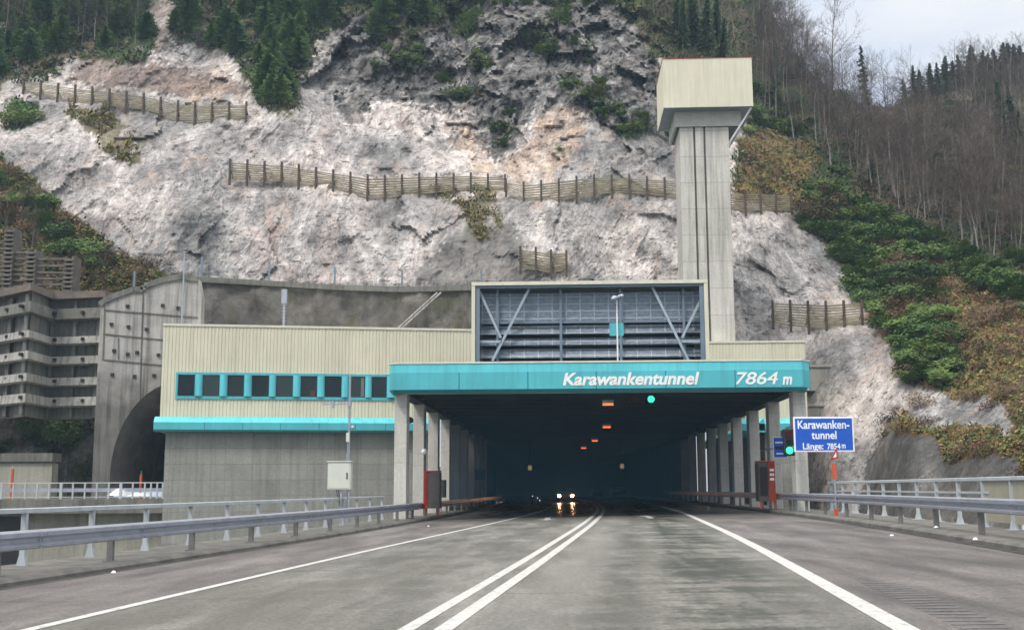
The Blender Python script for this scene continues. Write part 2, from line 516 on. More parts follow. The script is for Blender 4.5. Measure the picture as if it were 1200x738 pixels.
def terrain_mat():
    t = NT('rock_and_soil')
    at_ = t.n.new('ShaderNodeAttribute'); at_.attribute_name = 'Col'
    rk = t.sep(at_.outputs['Color'])
    col = at_.outputs['Color']
    rock = at_.outputs['Alpha']
    p1 = t.mapped((1, 1, .75), rot=(0, .5, 0))
    n1 = t.noise(p1, .22, 9, .66, .2)
    n2 = t.noise(t.mapped((1, 1, .8)), 1.7, 10, .78, 0)
    n4 = t.noise(t.mapped((1, .5, .30), rot=(0, .35, 0)), 1.0, 10, .8, 0)
    vo = t.n.new('ShaderNodeTexVoronoi'); vo.feature = 'DISTANCE_TO_EDGE'; vo.inputs['Scale'].default_value = .55
    wv = t.n.new('ShaderNodeVectorMath'); wv.operation = 'ADD'
    nz = t.n.new('ShaderNodeTexNoise'); nz.inputs['Scale'].default_value = .9; nz.inputs['Detail'].default_value = 6
    t.link(t.geo.outputs['Position'], nz.inputs['Vector'])
    sc = t.n.new('ShaderNodeVectorMath'); sc.operation = 'SCALE'; sc.inputs[3].default_value = 2.6
    t.link(nz.outputs[1], sc.inputs[0]); t.link(t.geo.outputs['Position'], wv.inputs[0]); t.link(sc.outputs[0], wv.inputs[1])
    t.link(wv.outputs[0], vo.inputs['Vector'])
    crack = t.ramp(vo.outputs[0], [(0, 0), (.05, 1)])
    f1 = t.ramp(n1, [(.36, .62), (.46, .90), (.56, 1.08), (.66, 1.18)])
    f2 = t.ramp(n2, [(.34, .42), (.44, .86), (.56, 1.08), (.66, 1.3)])
    f4 = t.ramp(n4, [(.34, .75), (.5, 1.0), (.66, 1.15)])
    c = t.mix(1, col, f1, 'MULTIPLY'); c = t.mix(1, c, f2, 'MULTIPLY'); c = t.mix(1, c, f4, 'MULTIPLY')
    # broken, vertically jointed dark crag
    ac = t.n.new('ShaderNodeAttribute'); ac.attribute_name = 'Crag'; crg = ac.outputs['Fac']
    nc = t.noise(t.mapped((1, 1, .42), rot=(0, .12, 0), loc=(3, 3, 3)), .75, 10, .78, .15)
    c = t.mix(crg, c, t.mix(1, c, t.ramp(nc, [(.36, .15), (.44, .40), (.50, .90), (.57, 1.45), (.66, 1.9)]), 'MULTIPLY'))
    # downslope washed streaks, fanning with the shape of the slope
    wx = t.n.new('ShaderNodeTexNoise'); wx.inputs['Scale'].default_value = .05; wx.inputs['Detail'].default_value = 2
    t.link(t.geo.outputs['Position'], wx.inputs['Vector'])
    ps = t.sep(t.geo.outputs['Position'])
    xx_ = t.math('ADD', ps[0], t.math('MULTIPLY', t.math('SUBTRACT', wx.outputs[0], .5), 20))
    cb_ = t.n.new('ShaderNodeCombineXYZ'); t.link(t.math('MULTIPLY', xx_, .8), cb_.inputs[0]); t.link(t.math('MULTIPLY', ps[2], .16), cb_.inputs[2])
    ns_ = t.noise(cb_.outputs[0], 1.0, 10, .80, 0)
    stk = t.math('MULTIPLY', rock, t.math('SUBTRACT', 1, t.math('MULTIPLY', crg, .8)))
    c = t.mix(t.math('MULTIPLY', stk, .9), c, t.mix(1, c, t.ramp(ns_, [(.36, .60), (.45, .82), (.51, 1.02), (.56, 1.28), (.63, 1.5)]), 'MULTIPLY'))
    # warm stain veins on rock
    ns = t.noise(t.mapped((1, .6, .22), rot=(0, -.3, 0), loc=(5, 0, 2)), .5, 7, .6, 1.0)
    wm = t.math('MULTIPLY', t.ramp(ns, [(.54, 0), (.70, .5)]), stk)
    c = t.mix(wm, c, (.56, .42, .34))
    # scattered small dark pits
    n5 = t.noise(t.mapped((.8, 1, 1.7), rot=(0, -.35, 0), loc=(9, 9, 9)), 1.35, 7, .72)
    pit = t.math('MULTIPLY', t.ramp(n5, [(.582, 0), (.605, .85)]), rock)
    c = t.mix(pit, c, (.085, .08, .075))
    vn = t.noise(t.mapped((1, .6, .45), rot=(0, .45, 0), loc=(2, 8, 5)), .55, 7, .62, .5)
    vein = t.ramp(t.math('ABSOLUTE', t.math('SUBTRACT', vn, .5)), [(0, .55), (.02, 0)])
    vein = t.math('MULTIPLY', vein, t.math('MULTIPLY', stk, t.ramp(n1, [(.48, 0), (.60, 1)])))
    c = t.mix(vein, c, (.72, .66, .62))
    vd = t.noise(t.mapped((1, .6, .8), rot=(0, -.5, 0), loc=(22, 8, 5)), .8, 9, .7, .3)
    dl = t.ramp(t.math('ABSOLUTE', t.math('SUBTRACT', vd, .5)), [(0, .7), (.014, 0)])
    dl = t.math('MULTIPLY', dl, t.math('MULTIPLY', rock, t.ramp(n4, [(.45, 1), (.55, .15)])))
    c = t.mix(dl, c, (.10, .095, .09))
    cm = t.mix(rock, (1, 1, 1), t.mix(.35, (1, 1, 1), crack), 'MIX')
    c = t.mix(1, c, cm, 'MULTIPLY')
    t.color(c); t.rough(.93); t.b.inputs['Specular IOR Level'].default_value = .15
    v2 = t.n.new('ShaderNodeTexVoronoi'); v2.feature = 'F1'; v2.inputs['Scale'].default_value = 1.1
    t.link(wv.outputs[0], v2.inputs['Vector'])
    vb = t.n.new('ShaderNodeTexVoronoi'); vb.feature = 'F1'; vb.inputs['Scale'].default_value = .9
    t.link(t.mapped((1, 1, .55), rot=(0, .2, 0)), vb.inputs['Vector'])
    vb2 = t.n.new('ShaderNodeTexVoronoi'); vb2.feature = 'DISTANCE_TO_EDGE'; vb2.inputs['Scale'].default_value = .9
    t.link(t.mapped((1, 1, .55), rot=(0, .2, 0)), vb2.inputs['Vector'])
    b = t.bump(vb2.outputs[0], .35, .5)
    b = t.bump(n1, .45, .8, b)
    b = t.bump(v2.outputs['Distance'], t_cr, .5, b) if False else b
    b = t.bump(ns_, .25, .25, b)
    b = t.bump(nc, .55, .5, b)
    b = t.bump(n2, .55, .16, b)
    t.bump(t.noise(t.mapped(), 7, 6, .75), .5, .05, b)
    return t.m


M['terrain'] = terrain_mat()


def leaf_mat(name, a, b, c2=None, alpha_attr=False):
    t = NT(name)
    oi = t.n.new('ShaderNodeObjectInfo')
    n = t.noise(t.mapped(), .9, 5, .7)
    f = t.math('ADD', t.math('MULTIPLY', n, .75), t.math('MULTIPLY', oi.outputs['Random'], .3))
    st = [(.35, a), (.72, b)]
    if c2: st.append((.9, c2))
    c = t.ramp(f, st)
    if alpha_attr:
        at_ = t.n.new('ShaderNodeAttribute'); at_.attribute_name = 'Col'
        c = t.mix(1, at_.outputs['Color'], t.ramp(n, [(.3, .45), (.7, 1.5)]), 'MULTIPLY')
    t.color(c); t.rough(.8); t.b.inputs['Specular IOR Level'].default_value = .2
    return t.m


M['conifer'] = leaf_mat('conifer_needles', (.026, .066, .032), (.085, .145, .055))
M['pine'] = leaf_mat('pine_needles', (.075, .150, .055), (.19, .28, .08), (.28, .26, .09))
M['bush'] = leaf_mat('bush_leaves', (.048, .105, .035), (.15, .22, .055), (.29, .22, .06))
M['dry'] = leaf_mat('dry_shrub', (.10, .065, .045), (.20, .13, .075))
M['bark'] = leaf_mat('grey_bark', (.15, .135, .125), (.28, .26, .24))
M['twig'] = leaf_mat('bare_twigs', (.088, .068, .058), (.175, .138, .118))
M['ground_leaf'] = leaf_mat('undergrowth_leaves', (.02, .04, .02), (.06, .08, .03), None, True)

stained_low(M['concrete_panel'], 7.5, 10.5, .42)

# ------------------------------------------------------------------ terrain
import numpy as np
PXC = [-300, 0, 150, 300, 450, 600, 750, 850, 930, 1000, 1080, 1200, 1500]
PYC = [640, 520, 450, 400, 330, 250, 170, 100, 30, -50, -150]
DT = [
    [84, 85, 86, 89, 89, 89, 89, 88, 83, 72, 60, 50, 40],
    [84, 86, 87, 89, 89, 89, 89, 89, 86, 77, 66, 57, 45],
    [85, 87, 88, 89, 90, 90, 90, 89, 88, 82, 73, 64, 50],
    [86, 88, 89, 90, 90, 90, 90, 91, 90, 86, 80, 72, 56],
    [88, 89, 90, 91, 91, 91, 91, 92, 93, 93, 90, 86, 68],
    [93, 94, 94, 95, 96, 96, 96, 97, 99, 102, 104, 102, 85],
    [100, 100, 101, 102, 104, 105, 103, 105, 113, 124, 130, 128, 105],
    [108, 109, 109, 110, 112, 112, 111, 117, 138, 172, 190, 190, 150],
    [118, 118, 118, 118, 119, 119, 119, 134, 168, 210, 230, 230, 190],
    [130, 130, 129, 128, 128, 128, 130, 158, 200, 240, 250, 250, 210],
    [146, 146, 144, 143, 142, 142, 146, 180, 220, 250, 260, 260, 220]]
SKY = [(-300, -150), (840, -150), (880, -60), (905, 15), (930, 62), (960, 95), (1000, 120), (1040, 126), (1080, 110), (1130, 92), (1200, 80), (1500, 35)]


def frac_idx(arr, v):
    if (v - arr[0]) * (v - arr[-1]) > 0 or v == arr[-1]:
        return (0, 0.0) if abs(v - arr[0]) < abs(v - arr[-1]) else (len(arr) - 2, 1.0)
    for i in range(len(arr) - 1):
        if (arr[i] - v) * (arr[i + 1] - v) <= 0:
            return i, (v - arr[i]) / (arr[i + 1] - arr[i])
    return 0, 0.0


def D0(px, py):
    i, a = frac_idx(PXC, px); j, b = frac_idx(PYC, py)
    a = a * a * (3 - 2 * a) * .6 + a * .4
    t = DT[j]; u = DT[j + 1]
    return (t[i] * (1 - a) + t[i + 1] * a) * (1 - b) + (u[i] * (1 - a) + u[i + 1] * a) * b


def sky_y(px):
    return interp(SKY, px)


def polymask(poly, px, py):
    inside = False
    n = len(poly)
    j = n - 1
    for i in range(n):
        xi, yi = poly[i]; xj, yj = poly[j]
        if (yi > py) != (yj > py) and px < (xj - xi) * (py - yi) / (yj - yi) + xi:
            inside = not inside
        j = i
    return inside


V1 = [(-300, -150), (-300, 150), (-50, 140), (10, 95), (60, 92), (85, 62), (110, 72), (150, 80), (182, 68), (172, 30), (162, -5), (212, -5), (204, 40), (238, 50), (278, 66), (282, 95), (312, 130), (352, 128), (345, 98), (368, 50), (402, 30), (432, 12), (446, 60), (480, 52), (503, 25), (545, 18), (560, -20), (700, -60), (870, -150)]
V2 = [(870, -150), (720, -60), (715, -5), (745, 30), (768, 62), (800, 90), (880, 130), (870, 165), (858, 190), (862, 238), (925, 245), (940, 262), (975, 300), (1005, 345), (1040, 400), (1068, 452), (1105, 465), (1130, 480), (1180, 470), (1240, 500), (1500, 500), (1500, -150)]
O1 = [(865, 172), (898, 150), (950, 172), (955, 200), (925, 245), (862, 238)]
O2 = [(1082, 313), (1120, 320), (1180, 350), (1250, 400), (1300, 560), (1195, 575), (1190, 540), (1108, 535), (1100, 512), (1040, 505), (1012, 532), (1062, 468), (1100, 470), (1135, 440), (1110, 380)]
RK2 = [(1050, 480), (1090, 445), (1110, 470), (1150, 465), (1175, 480), (1185, 515), (1150, 500), (1085, 500)]
L1 = [(-300, 150), (-50, 170), (0, 182), (38, 212), (75, 250), (130, 285), (185, 318), (222, 330), (222, 365), (-300, 420)]
L2 = [(75, 118), (122, 124), (165, 165), (160, 195), (118, 168)]
GB = [[(15, 130), (45, 108), (70, 122), (105, 165), (125, 185), (126, 245), (70, 240), (10, 190)], [(222, 128), (262, 126), (292, 160), (290, 185), (240, 200), (215, 165)], [(300, 214), (420, 236), (470, 232), (482, 250), (470, 330), (350, 320), (290, 260)], [(645, 245), (700, 232), (715, 250), (700, 330), (636, 330)], [(590, 232), (640, 240), (625, 290), (598, 250)], [(758, 232), (795, 250), (790, 320), (745, 300)], [(862, 262), (905, 262), (960, 300), (930, 340), (865, 330)], [(360, 140), (400, 128), (430, 160), (395, 190)], [(860, 330), (905, 345), (905, 395), (862, 395)]]
L3 = [(505, 222), (548, 220), (572, 224), (588, 268), (560, 280), (535, 250), (512, 245)]
SC = [(488, 340), (505, 300), (532, 262), (600, 268), (625, 305), (655, 340)]
DK = [(378, 100), (368, 60), (402, 30), (432, 12), (446, 60), (503, 25), (560, -20), (560, -150), (720, -150), (735, 0), (768, 62), (790, 130), (785, 178), (748, 165), (700, 142), (655, 118), (628, 122), (605, 160), (585, 190), (560, 175), (545, 135), (490, 122), (455, 112), (410, 145)]
BR = [(75, 98), (88, 62), (180, 72), (285, 98), (285, 118), (180, 108)]
GU = [(168, -10), (208, -10), (204, 60), (170, 66)]
PE = [(645, 125), (690, 128), (670, 175), (640, 212), (596, 212), (585, 195), (615, 165)]
PE2 = [(225, 95), (262, 75), (265, 110), (245, 125), (210, 120)]
PE3 = [(540, 140), (580, 195), (560, 205), (528, 165)]
LLOW = [(-300, 470), (122, 476), (128, 600), (-300, 600)]
DSL = [(1010, 640), (1012, 532), (1040, 505), (1100, 512), (1108, 535), (1190, 540), (1200, 640)]
PATCH = [(545, 112, 22, 9), (560, 70, 10, 12), (640, 60, 10, 14), (655, 20, 14, 12), (670, 100, 16, 7), (700, 110, 18, 9), (715, 128, 22, 8), (740, 148, 20, 7), (548, 30, 12, 20), (520, 90, 16, 8), (632, 45, 8, 18), (585, 150, 14, 6), (690, 60, 7, 9), (480, 68, 20, 10), (22, 132, 18, 16), (655, 175, 5, 4)]
WHITE = (.56, .515, .49); GREY = (.27, .268, .264); DARK = (.155, .153, .147); MOSS = (.07, .085, .03)
FOR_G = (.075, .105, .044); FOR_B = (.14, .115, .072); OCH = (.21, .135, .05); BRN = (.115, .075, .05); SHOT = (.20, .195, .18)


def classify(px, py, pos):
    """surface colour and rockness at a point of the hillside"""
    w1 = mn.noise(pos * .16) * 12 + mn.noise(pos * .55) * 9
    w2 = mn.noise(pos * .17 + Vector((31, 7, 3))) * 11 + mn.noise(pos * .6 + Vector((9, 9, 1))) * 9
    x, y = px + w1, py + w2
    k = mn.noise(pos * .12 + Vector((4, 0, 9)))
    k2 = mn.noise(pos * .45 + Vector((0, 14, 2)))
    col = [a + (b - a) * max(0, min(1, .38 + k * 2.0 + (.12 if py > 225 else -.12))) for a, b in zip(WHITE, GREY)]
    rock = 1.0
    g = 0

    def mixc(c, f):
        return [a + (b - a) * f for a, b in zip(col, c)]
    for gb in GB:
        if polymask(gb, x, y): col = mixc((.26, .262, .262), .45)
    if polymask(PE, x, y) or polymask(PE2, x, y) or polymask(PE3, x, y): col = mixc((.56, .42, .31), .35 + .4 * max(0, min(1, .5 + k2 * 1.5)))
    if polymask(DK, x, y): col = mixc(DARK, max(.55, min(1, .92 + .7 * k2)))
    if polymask(BR, x, y): col = mixc((.20, .145, .12), .8)
    if polymask(GU, x, y): col = mixc((.22, .19, .17), .8)
    if polymask(SC, x, y): col = mixc(SHOT, .85); rock = .3
    if polymask(DSL, x, y): col = mixc((.11, .11, .105), .9); rock = .4
    if (polymask(L2, x, y) or polymask(L3, x, y)) and k2 > -.12: col = mixc((.13, .115, .045), .8); rock = .2; g = 1
    if polymask(LLOW, x, y):
        if k2 > .05: col = [.075, .085, .045]; rock = .1; g = 2
        else: col = [.13, .125, .105]; rock = .8
    if polymask(V1, x, y) or polymask(V2, x, y):
        f = max(0, min(1, .5 + k * 2))
        if polymask(V1, x, y) and k2 > .34 and py > 20: col = mixc((.22, .2, .18), .8)
        else:
            col = [a + (b - a) * f for a, b in zip(FOR_G, FOR_B)]; rock = 0; g = 2
            if px > 1000 and py < 260: col = [a + (b - a) * .6 for a, b in zip(col, FOR_B)]; g = 3
    for (cx, cy, rx, ry) in PATCH:
        if ((x - cx) / rx) ** 2 + ((y - cy) / ry) ** 2 < 1: col = [.05, .07, .028]; rock = .1; g = 2
    if polymask(L1, x, y):
        col = [a + (b - a) * max(0, min(1, .5 + k2 * 2)) for a, b in zip(BRN, MOSS)]; rock = .05; g = 4
    if polymask(O1, x, y) or polymask(O2, x, y):
        col = [a + (b - a) * max(0, min(1, .5 + k2 * 2)) for a, b in zip(OCH, BRN)]; rock = .1; g = 4
        if polymask(RK2, x, y): col = [.3, .3, .3]; rock = 1; g = 0
    return col, rock, g


def crag(px, py):
    if 340 < px < 830: return max(0, min(1, (165 - py + (40 if 470 < px < 800 else -20)) / 60)) * min(1, (px - 340) / 60) * min(1, (830 - px) / 40)
    return 0.0


def disp(pos, px, py):
    v = pos
    wp = Vector((v.x + 3 * mn.noise(v * .08), v.y, v.z))
    a = mn.ridged_multi_fractal(Vector((wp.x * .075 + wp.z * .02, 3.1, wp.z * .036)), 1.0, 2.1, 3, .9, 2.0)
    b = mn.fractal(v * .16, .9, 2.1, 5)
    c = mn.ridged_multi_fractal(Vector((v.x * .30 + .4 * mn.noise(v * .2), 1.0, v.z * .13)), .8, 2.2, 5, .9, 2.0)
    amp = 1.0
    if px > 930: amp = max(.45, 1 - (px - 930) / 150 * .6)
    # soften near the hand-built parts at the foot of the slope
    if py > 330: amp *= max(.35, 1 - (py - 330) / 90)
    up = 1.0 + max(0, min(1, (150 - py) / 110)) * .8 * (1 if px < 800 else 0)
    e = 0.0
    for sx_, sz_, k, o_ in ((.17, .10, 1.15, 0.0), (.46, .30, .55, 17.0), (1.1, .62, .30, 41.0)):
        q = Vector((v.x * sx_ + .35 * mn.noise(v * .3), o_ + v.z * sz_ * .4, v.z * sz_ + .35 * mn.noise(v * .3 + Vector((5, 5, 5)))))
        pts = mn.voronoi(q)[1]
        h = mn.cell_vector(pts[0] * 7.3)
        dlt = q - pts[0]
        e += k * ((h.x - .5) * dlt.x * 2.4 + (h.z - .5) * dlt.z * 2.4 + (h.y - .5) * .8)
    # crags at the top centre are broken; the washed slabs lower down are smooth
    k = crag(px, py)
    return (-(a - 1.0) * (2.5 - .4 * k) - b * (.85 + .4 * k) - (c - 1) * (.08 + .45 * k) - e * (.42 + 1.0 * k)) * amp * up


def on_terrain(px, py):
    p = at(px, py, D0(px, py))
    return at(px, py, D0(px, py) + disp(p, px, py))


arch_x0, arch_x1, arch_z = at(122, 500, 85).x, at(290, 500, 85).x, at(200, 440, 85).z


def build_terrain():
    cols = []; cragl = []
    x = -300
    while x < 1500:
        cols.append(x); x += 2.6 if -40 <= x <= 1240 else 12
    nr = 270
    verts = []; colr = []; rows = nr + 4
    for px in cols:
        top = sky_y(px)
        for r in range(nr):
            py = 640 + (top - 640) * r / (nr - 1)
            p = on_terrain(px, py)
            verts.append(tuple(p))
            c, rk, g = classify(px + random.uniform(-4, 4), py + random.uniform(-4, 4), p)
            colr.append((*c, rk)); cragl.append(1.0 if polymask(DK, px + mn.noise(p * .2) * 22, py + mn.noise(p * .21 + Vector((3, 3, 3))) * 18) else 0.0)
        for (dy, dz) in ((4, -.3), (12, -2.5), (30, -10), (60, -30)):
            verts.append((p.x + dy * .2, p.y + dy, p.z + dz)); colr.append(colr[-1]); cragl.append(cragl[-1])
    faces = []
    for i in range(len(cols) - 1):
        b = i * rows; d = b + rows
        for r in range(rows - 1):
            q = verts[b + r]
            if -9.4 < q[0] < 11.8 and q[2] < 7.6: continue
            if -12.5 < q[0] < 13.1 and q[2] < 10.6: continue
            if arch_x0 < q[0] < arch_x1 and q[2] < arch_z and q[1] < 98: continue
            faces.append((b + r, d + r, d + r + 1, b + r + 1))
    me = bpy.data.meshes.new('hillside'); me.from_pydata(verts, [], faces)
    me.materials.append(M['terrain'])
    ca = me.attributes.new('Col', 'FLOAT_COLOR', 'POINT')
    ca.data.foreach_set('color', [c for q in colr for c in q])
    ca = me.attributes.new('Crag', 'FLOAT', 'POINT'); ca.data.foreach_set('value', cragl)
    o = ob('hillside', me); tag(o, 'pale limestone cliff and wooded hillside above the tunnel', None, None, 'structure')
    return o


build_terrain()

# ground far below / around
gm = weathered('gully_ground', (.10, .095, .07), .95, .4, .3, .2, (.05, .05, .03), bump=.6)
MB().quad((-900, -300, -3.6), (900, -300, -3.6), (900, 900, -3.6), (-900, 900, -3.6)).build('ground', gm)['kind'] = 'structure'

# ------------------------------------------------------------------ road
YS = [-15 + i * 1.0 for i in range(60)] + [45 + i * 2 for i in range(40)] + [125 + i * 5 for i in range(40)]


def road_sheet():
    v = []; f = []; uvs = []
    n = 13
    for y in YS:
        a, b, c = lx(P_KL, y), lx(P_KR, y), lx(P_CEN, y)
        for k in range(n):
            x = a + (b - a) * k / (n - 1)
            v.append((x, y, zg(x, y))); uvs.append((x - c, y))
    for i in range(len(YS) - 1):
        for k in range(n - 1):
            f.append((i * n + k, i * n + k + 1, (i + 1) * n + k + 1, (i + 1) * n + k))
    me = bpy.data.meshes.new('road'); me.from_pydata(v, [], f); me.materials.append(M['road'])
    uv = me.uv_layers.new(name='UVMap')
    for l in me.loops: uv.data[l.index].uv = uvs[l.vertex_index]
    o = ob('road', me); o['kind'] = 'structure'


road_sheet()


def strip(name, fx, w, y0, y1, dz=.005, mat=None, step=1.5):
    m = MB(); y = y0; pr = None
    while y <= y1 + .01:
        c = fx(y); q = (Vector((c - w / 2, y, zg(c - w / 2, y) + dz)), Vector((c + w / 2, y, zg(c + w / 2, y) + dz)))
        if pr: m.quad(pr[0], pr[1], q[1], q[0])
        pr = q; y += step if y < 60 else step * 2
    o = m.build(name, mat or M['paint']); o['kind'] = 'structure'
    return o


strip('centre_line', lambda y: lx(P_CEN, y) - .19, .17, -14, 260)
strip('centre_line', lambda y: lx(P_CEN, y) + .19, .19, -14, 260)
strip('edge_line', lambda y: lx(P_LEF, y), .17, -14, 100)
strip('edge_line', lambda y: lx(P_RIG, y), .24, -14, 260)
# short line branching off inside the canopy
a, b = atg(583, 592), atg(618, 590)
m = MB(); m.quad(a + Vector((0, -.1, .006)), b + Vector((0, -.1, .006)), b + Vector((0, .9, .006)), a + Vector((0, .9, .006)))
m.build('edge_line', M['paint'])['kind'] = 'structure'


def arrow(px, py, flip):
    p = atg(px, py); m = MB(); z = .007
    L = 3.2
    def q(x, y): return (p.x + x, p.y + y * flip, zg(p.x + x) + z)
    m.quad(q(-.12, -L), q(.12, -L), q(.12, .4), q(-.12, .4))
    m.tri(q(-.45, .4), q(.45, .4), q(0, 2.0))
    m.build('lane_arrow', M['paint'], recalc=False)['kind'] = 'structure'


arrow(758, 605, 1); arrow(641, 608, -1)
# milled rumble strip in the right shoulder
m = MB()
for i in range(30):
    y = 7.5 + i * .30
    c = lx(P_RIG, y) + .75
    zz = .004
    m.quad((c - .24, y, zg(c - .24) + zz), (c + .24, y, zg(c + .24) + zz), (c + .24, y + .1, zg(c + .24) + zz), (c - .24, y + .1, zg(c - .24) + zz))
m.build('rumble_strip', weathered('milled_asphalt', (.14, .135, .14), .8, .35, 2, .2, (.08, .08, .08)))['kind'] = 'structure'


# kerbs and walkways (solid, down to the ground)
def kerb_side(pts, sgn, width, h):
    ys = [y for y in YS if y <= 300]
    path = [(lx(pts, y), y, zg(lx(pts, y), y)) for y in ys]
    pr = [(0, -.3), (0, h - .06), (sgn * .05, h - .01), (sgn * .32, h + .01), (sgn * .32, -.3)]
    MB().sweep(path, pr).build('kerb', M['kerb'])['kind'] = 'structure'
    # dirty gutter
    g = [(-sgn * .22, .004), (-sgn * .002, .012)]
    MB().sweep([p for p in path if p[1] < 110], g, False).build('gutter', M['kerb_dark'], recalc=False)['kind'] = 'structure'
    ys = [y for y in YS if y <= 110]
    path = [(lx(pts, y), y, zg(lx(pts, y), y)) for y in ys]
    pr = [(sgn * .323, -.3), (sgn * .323, h - .012), (sgn * width, h), (sgn * width, -.55), (sgn * (width - .5), -3.7), (sgn * .6, -3.7)]
    MB().sweep(path, pr).build('walkway', M['kerb'])['kind'] = 'structure'


kerb_side(P_KL, -1, 1.95, .13)
kerb_side(P_KR, 1, 2.35, .15)


# ------------------------------------------------------------------ guard rails
def guard_rail(pts, sgn, label, y0, y1, top, step):
    t = thing('guard_rail', label, 'guard rail', (lx(pts, y0) + sgn * .4, y0, 0))
    o0 = t.location.copy()
    ys = []; y = y0
    while y <= y1: ys.append(y); y += 1.0
    path = [(lx(pts, y) + sgn * .42 - o0.x, y - o0.y, zg(lx(pts, y), y) + top) for y in ys]
    s = -sgn
    pr = [(s * .02, -.315), (s * .07, -.29), (s * .075, -.24), (-s * .02, -.195), (-s * .02, -.145), (s * .075, -.10), (s * .07, -.03), (s * .02, 0), (-s * .16, 0), (-s * .16, -.07), (-s * .01, -.07), (-s * .01, -.315)]
    bm_ = MB().sweep(path, pr)
    for q in path[2::4]:
        for (h_, o_) in ((-.27, .078), (-.065, .078), (-.17, .0)):
            xq = q[0] + s * o_
            bm_.box(xq - .012, xq + .012, q[1] - .06, q[1] - .02, q[2] + h_ - .018, q[2] + h_ + .018)
            bm_.box(xq - .012, xq + .012, q[1] + .06, q[1] + .10, q[2] + h_ - .018, q[2] + h_ + .018)
        bm_.box(q[0] + s * .0, q[0] + s * .083, q[1] - .16, q[1] - .145, q[2] - .31, q[2] - .23)
        bm_.box(q[0] + s * .0, q[0] + s * .083, q[1] - .16, q[1] - .145, q[2] - .11, q[2] - .02)
    bm_.build('beam', M['galv_blue'], t)
    y = y0 + .8; n = 0
    while y < y1 and n < 99:
        x = lx(pts, y) + sgn * .50; zb = zg(lx(pts, y), y) + .11
        m = MB(); zt = zg(lx(pts, y), y) + top - .06
        m.box(x - .06 - o0.x, x + .06 - o0.x, y - .05 - o0.y, y + .05 - o0.y, zb, zt)
        m.box(x - .12 - o0.x, x + .12 - o0.x, y - .1 - o0.y, y + .1 - o0.y, zb, zb + .035)
        m.build('post', M['post_dark'], t); n += 1; y += step
    return t


guard_rail(P_KL, -1, 'long galvanised guard rail along the left kerb of the road', 2, 122, .84, 4.0)
guard_rail(P_KR, 1, 'long galvanised guard rail along the right kerb of the road', 2, 122, .96, 4.0)


# ------------------------------------------------------------------ parapets
def parapet(pts, sgn, off, label, y0, y1, htop, step, solid_to=None):
    X = lambda y: lx(pts, y) + sgn * off
    t = thing('parapet_railing', label, 'railing', (X(y0), y0, 0)); o0 = t.location.copy()
    ys = [y0 + i for i in range(int(y1 - y0) + 1)] + [y1]
    path = [(X(y) - o0.x, y - o0.y, zg(X(y)) + htop) for y in ys]
    w = .07
    MB().sweep(path, [(-w, -.045), (-w, .03), (-w + .02, .045), (w - .02, .045), (w, .03), (w, -.045)]).build('handrail', M['rail_paint'], t)
    pl = [(p[0], p[1], p[2] - .36) for p in path]
    if solid_to is not None:
        k0 = 0 if solid_to is None else int(solid_to - y0)
        if len(pl) - k0 > 2:
            MB().sweep(pl[k0:], [(-.02, -.03), (-.02, .03), (.02, .03), (.02, -.03)]).build('middle_rail', M['rail_paint'], t)
    y = y0 + .3
    while y < y1:
        x = X(y) - o0.x; yy = y - o0.y; zb = zg(X(y)) + .12; zt = zg(X(y)) + htop - .045
        m = MB()
        m.prism([(x - .05, zb + .02), (x + .05, zb + .02), (x + .05, zt), (x - .05, zt)], yy - .045, yy + .045)
        # splayed foot and base plate
        m.prism([(x - .10, zb + .02), (x + .10, zb + .02), (x + .052, zb + .22), (x - .052, zb + .22)], yy - .05, yy + .05)
        m.box(x - .16, x + .16, yy - .13, yy + .13, zb, zb + .025)
        m.build('post', M['rail_paint'], t)
        y += step
    if solid_to:
        y = y0 + .3; 
        while y + step < solid_to + 1.5:
            ya, yb = y + .09, y + step - .09
            a = Vector((X(ya) - o0.x, ya - o0.y, 0)); b_ = Vector((X(yb) - o0.x, yb - o0.y, 0))
            za, zb2 = zg(X(ya)), zg(X(yb))
            m = MB(); r = .012
            m.quad((a.x, a.y, za + .28), (b_.x, b_.y, zb2 + .28), (b_.x, b_.y, zb2 + htop - .06), (a.x, a.y, za + htop - .06))
            m.quad((a.x + .02, a.y, za + .28), (b_.x + .02, b_.y, zb2 + .28), (b_.x + .02, b_.y, zb2 + htop - .06), (a.x + .02, a.y, za + htop - .06))
            m.build('infill_panel', M['infill'], t)
            y += step
    return t


M['infill'] = weathered('beige_infill', (.36, .345, .26), .6, .12, 1, .2, (.15, .14, .1), bump=0)
parapet(P_KL, -1, 1.55, 'pale metal parapet railing with open bays left of the road', 3, 53, 1.17, 2.6)
parapet(P_KR, 1, 1.95, 'pale metal parapet right of the road, beige panels then open bays', 3, 53, 1.38, 2.35, 31)

# ------------------------------------------------------------------ canopy
YC = 54.0
XL, XR = -7.83, 10.75
COLY = [54.0 + 6.6 * i for i in range(9)]
can = thing('tunnel_canopy', 'wide turquoise-edged concrete canopy over the road on two rows of columns', 'canopy', (1.5, 54, 0))
ox, oy = 1.5, 54.0
ZT = 5.80                        # underside of the edge beam


def cb(m, x0, x1, y0, y1, z0, z1): return m.box(x0 - ox, x1 - ox, y0 - oy, y1 - oy, z0, z1)


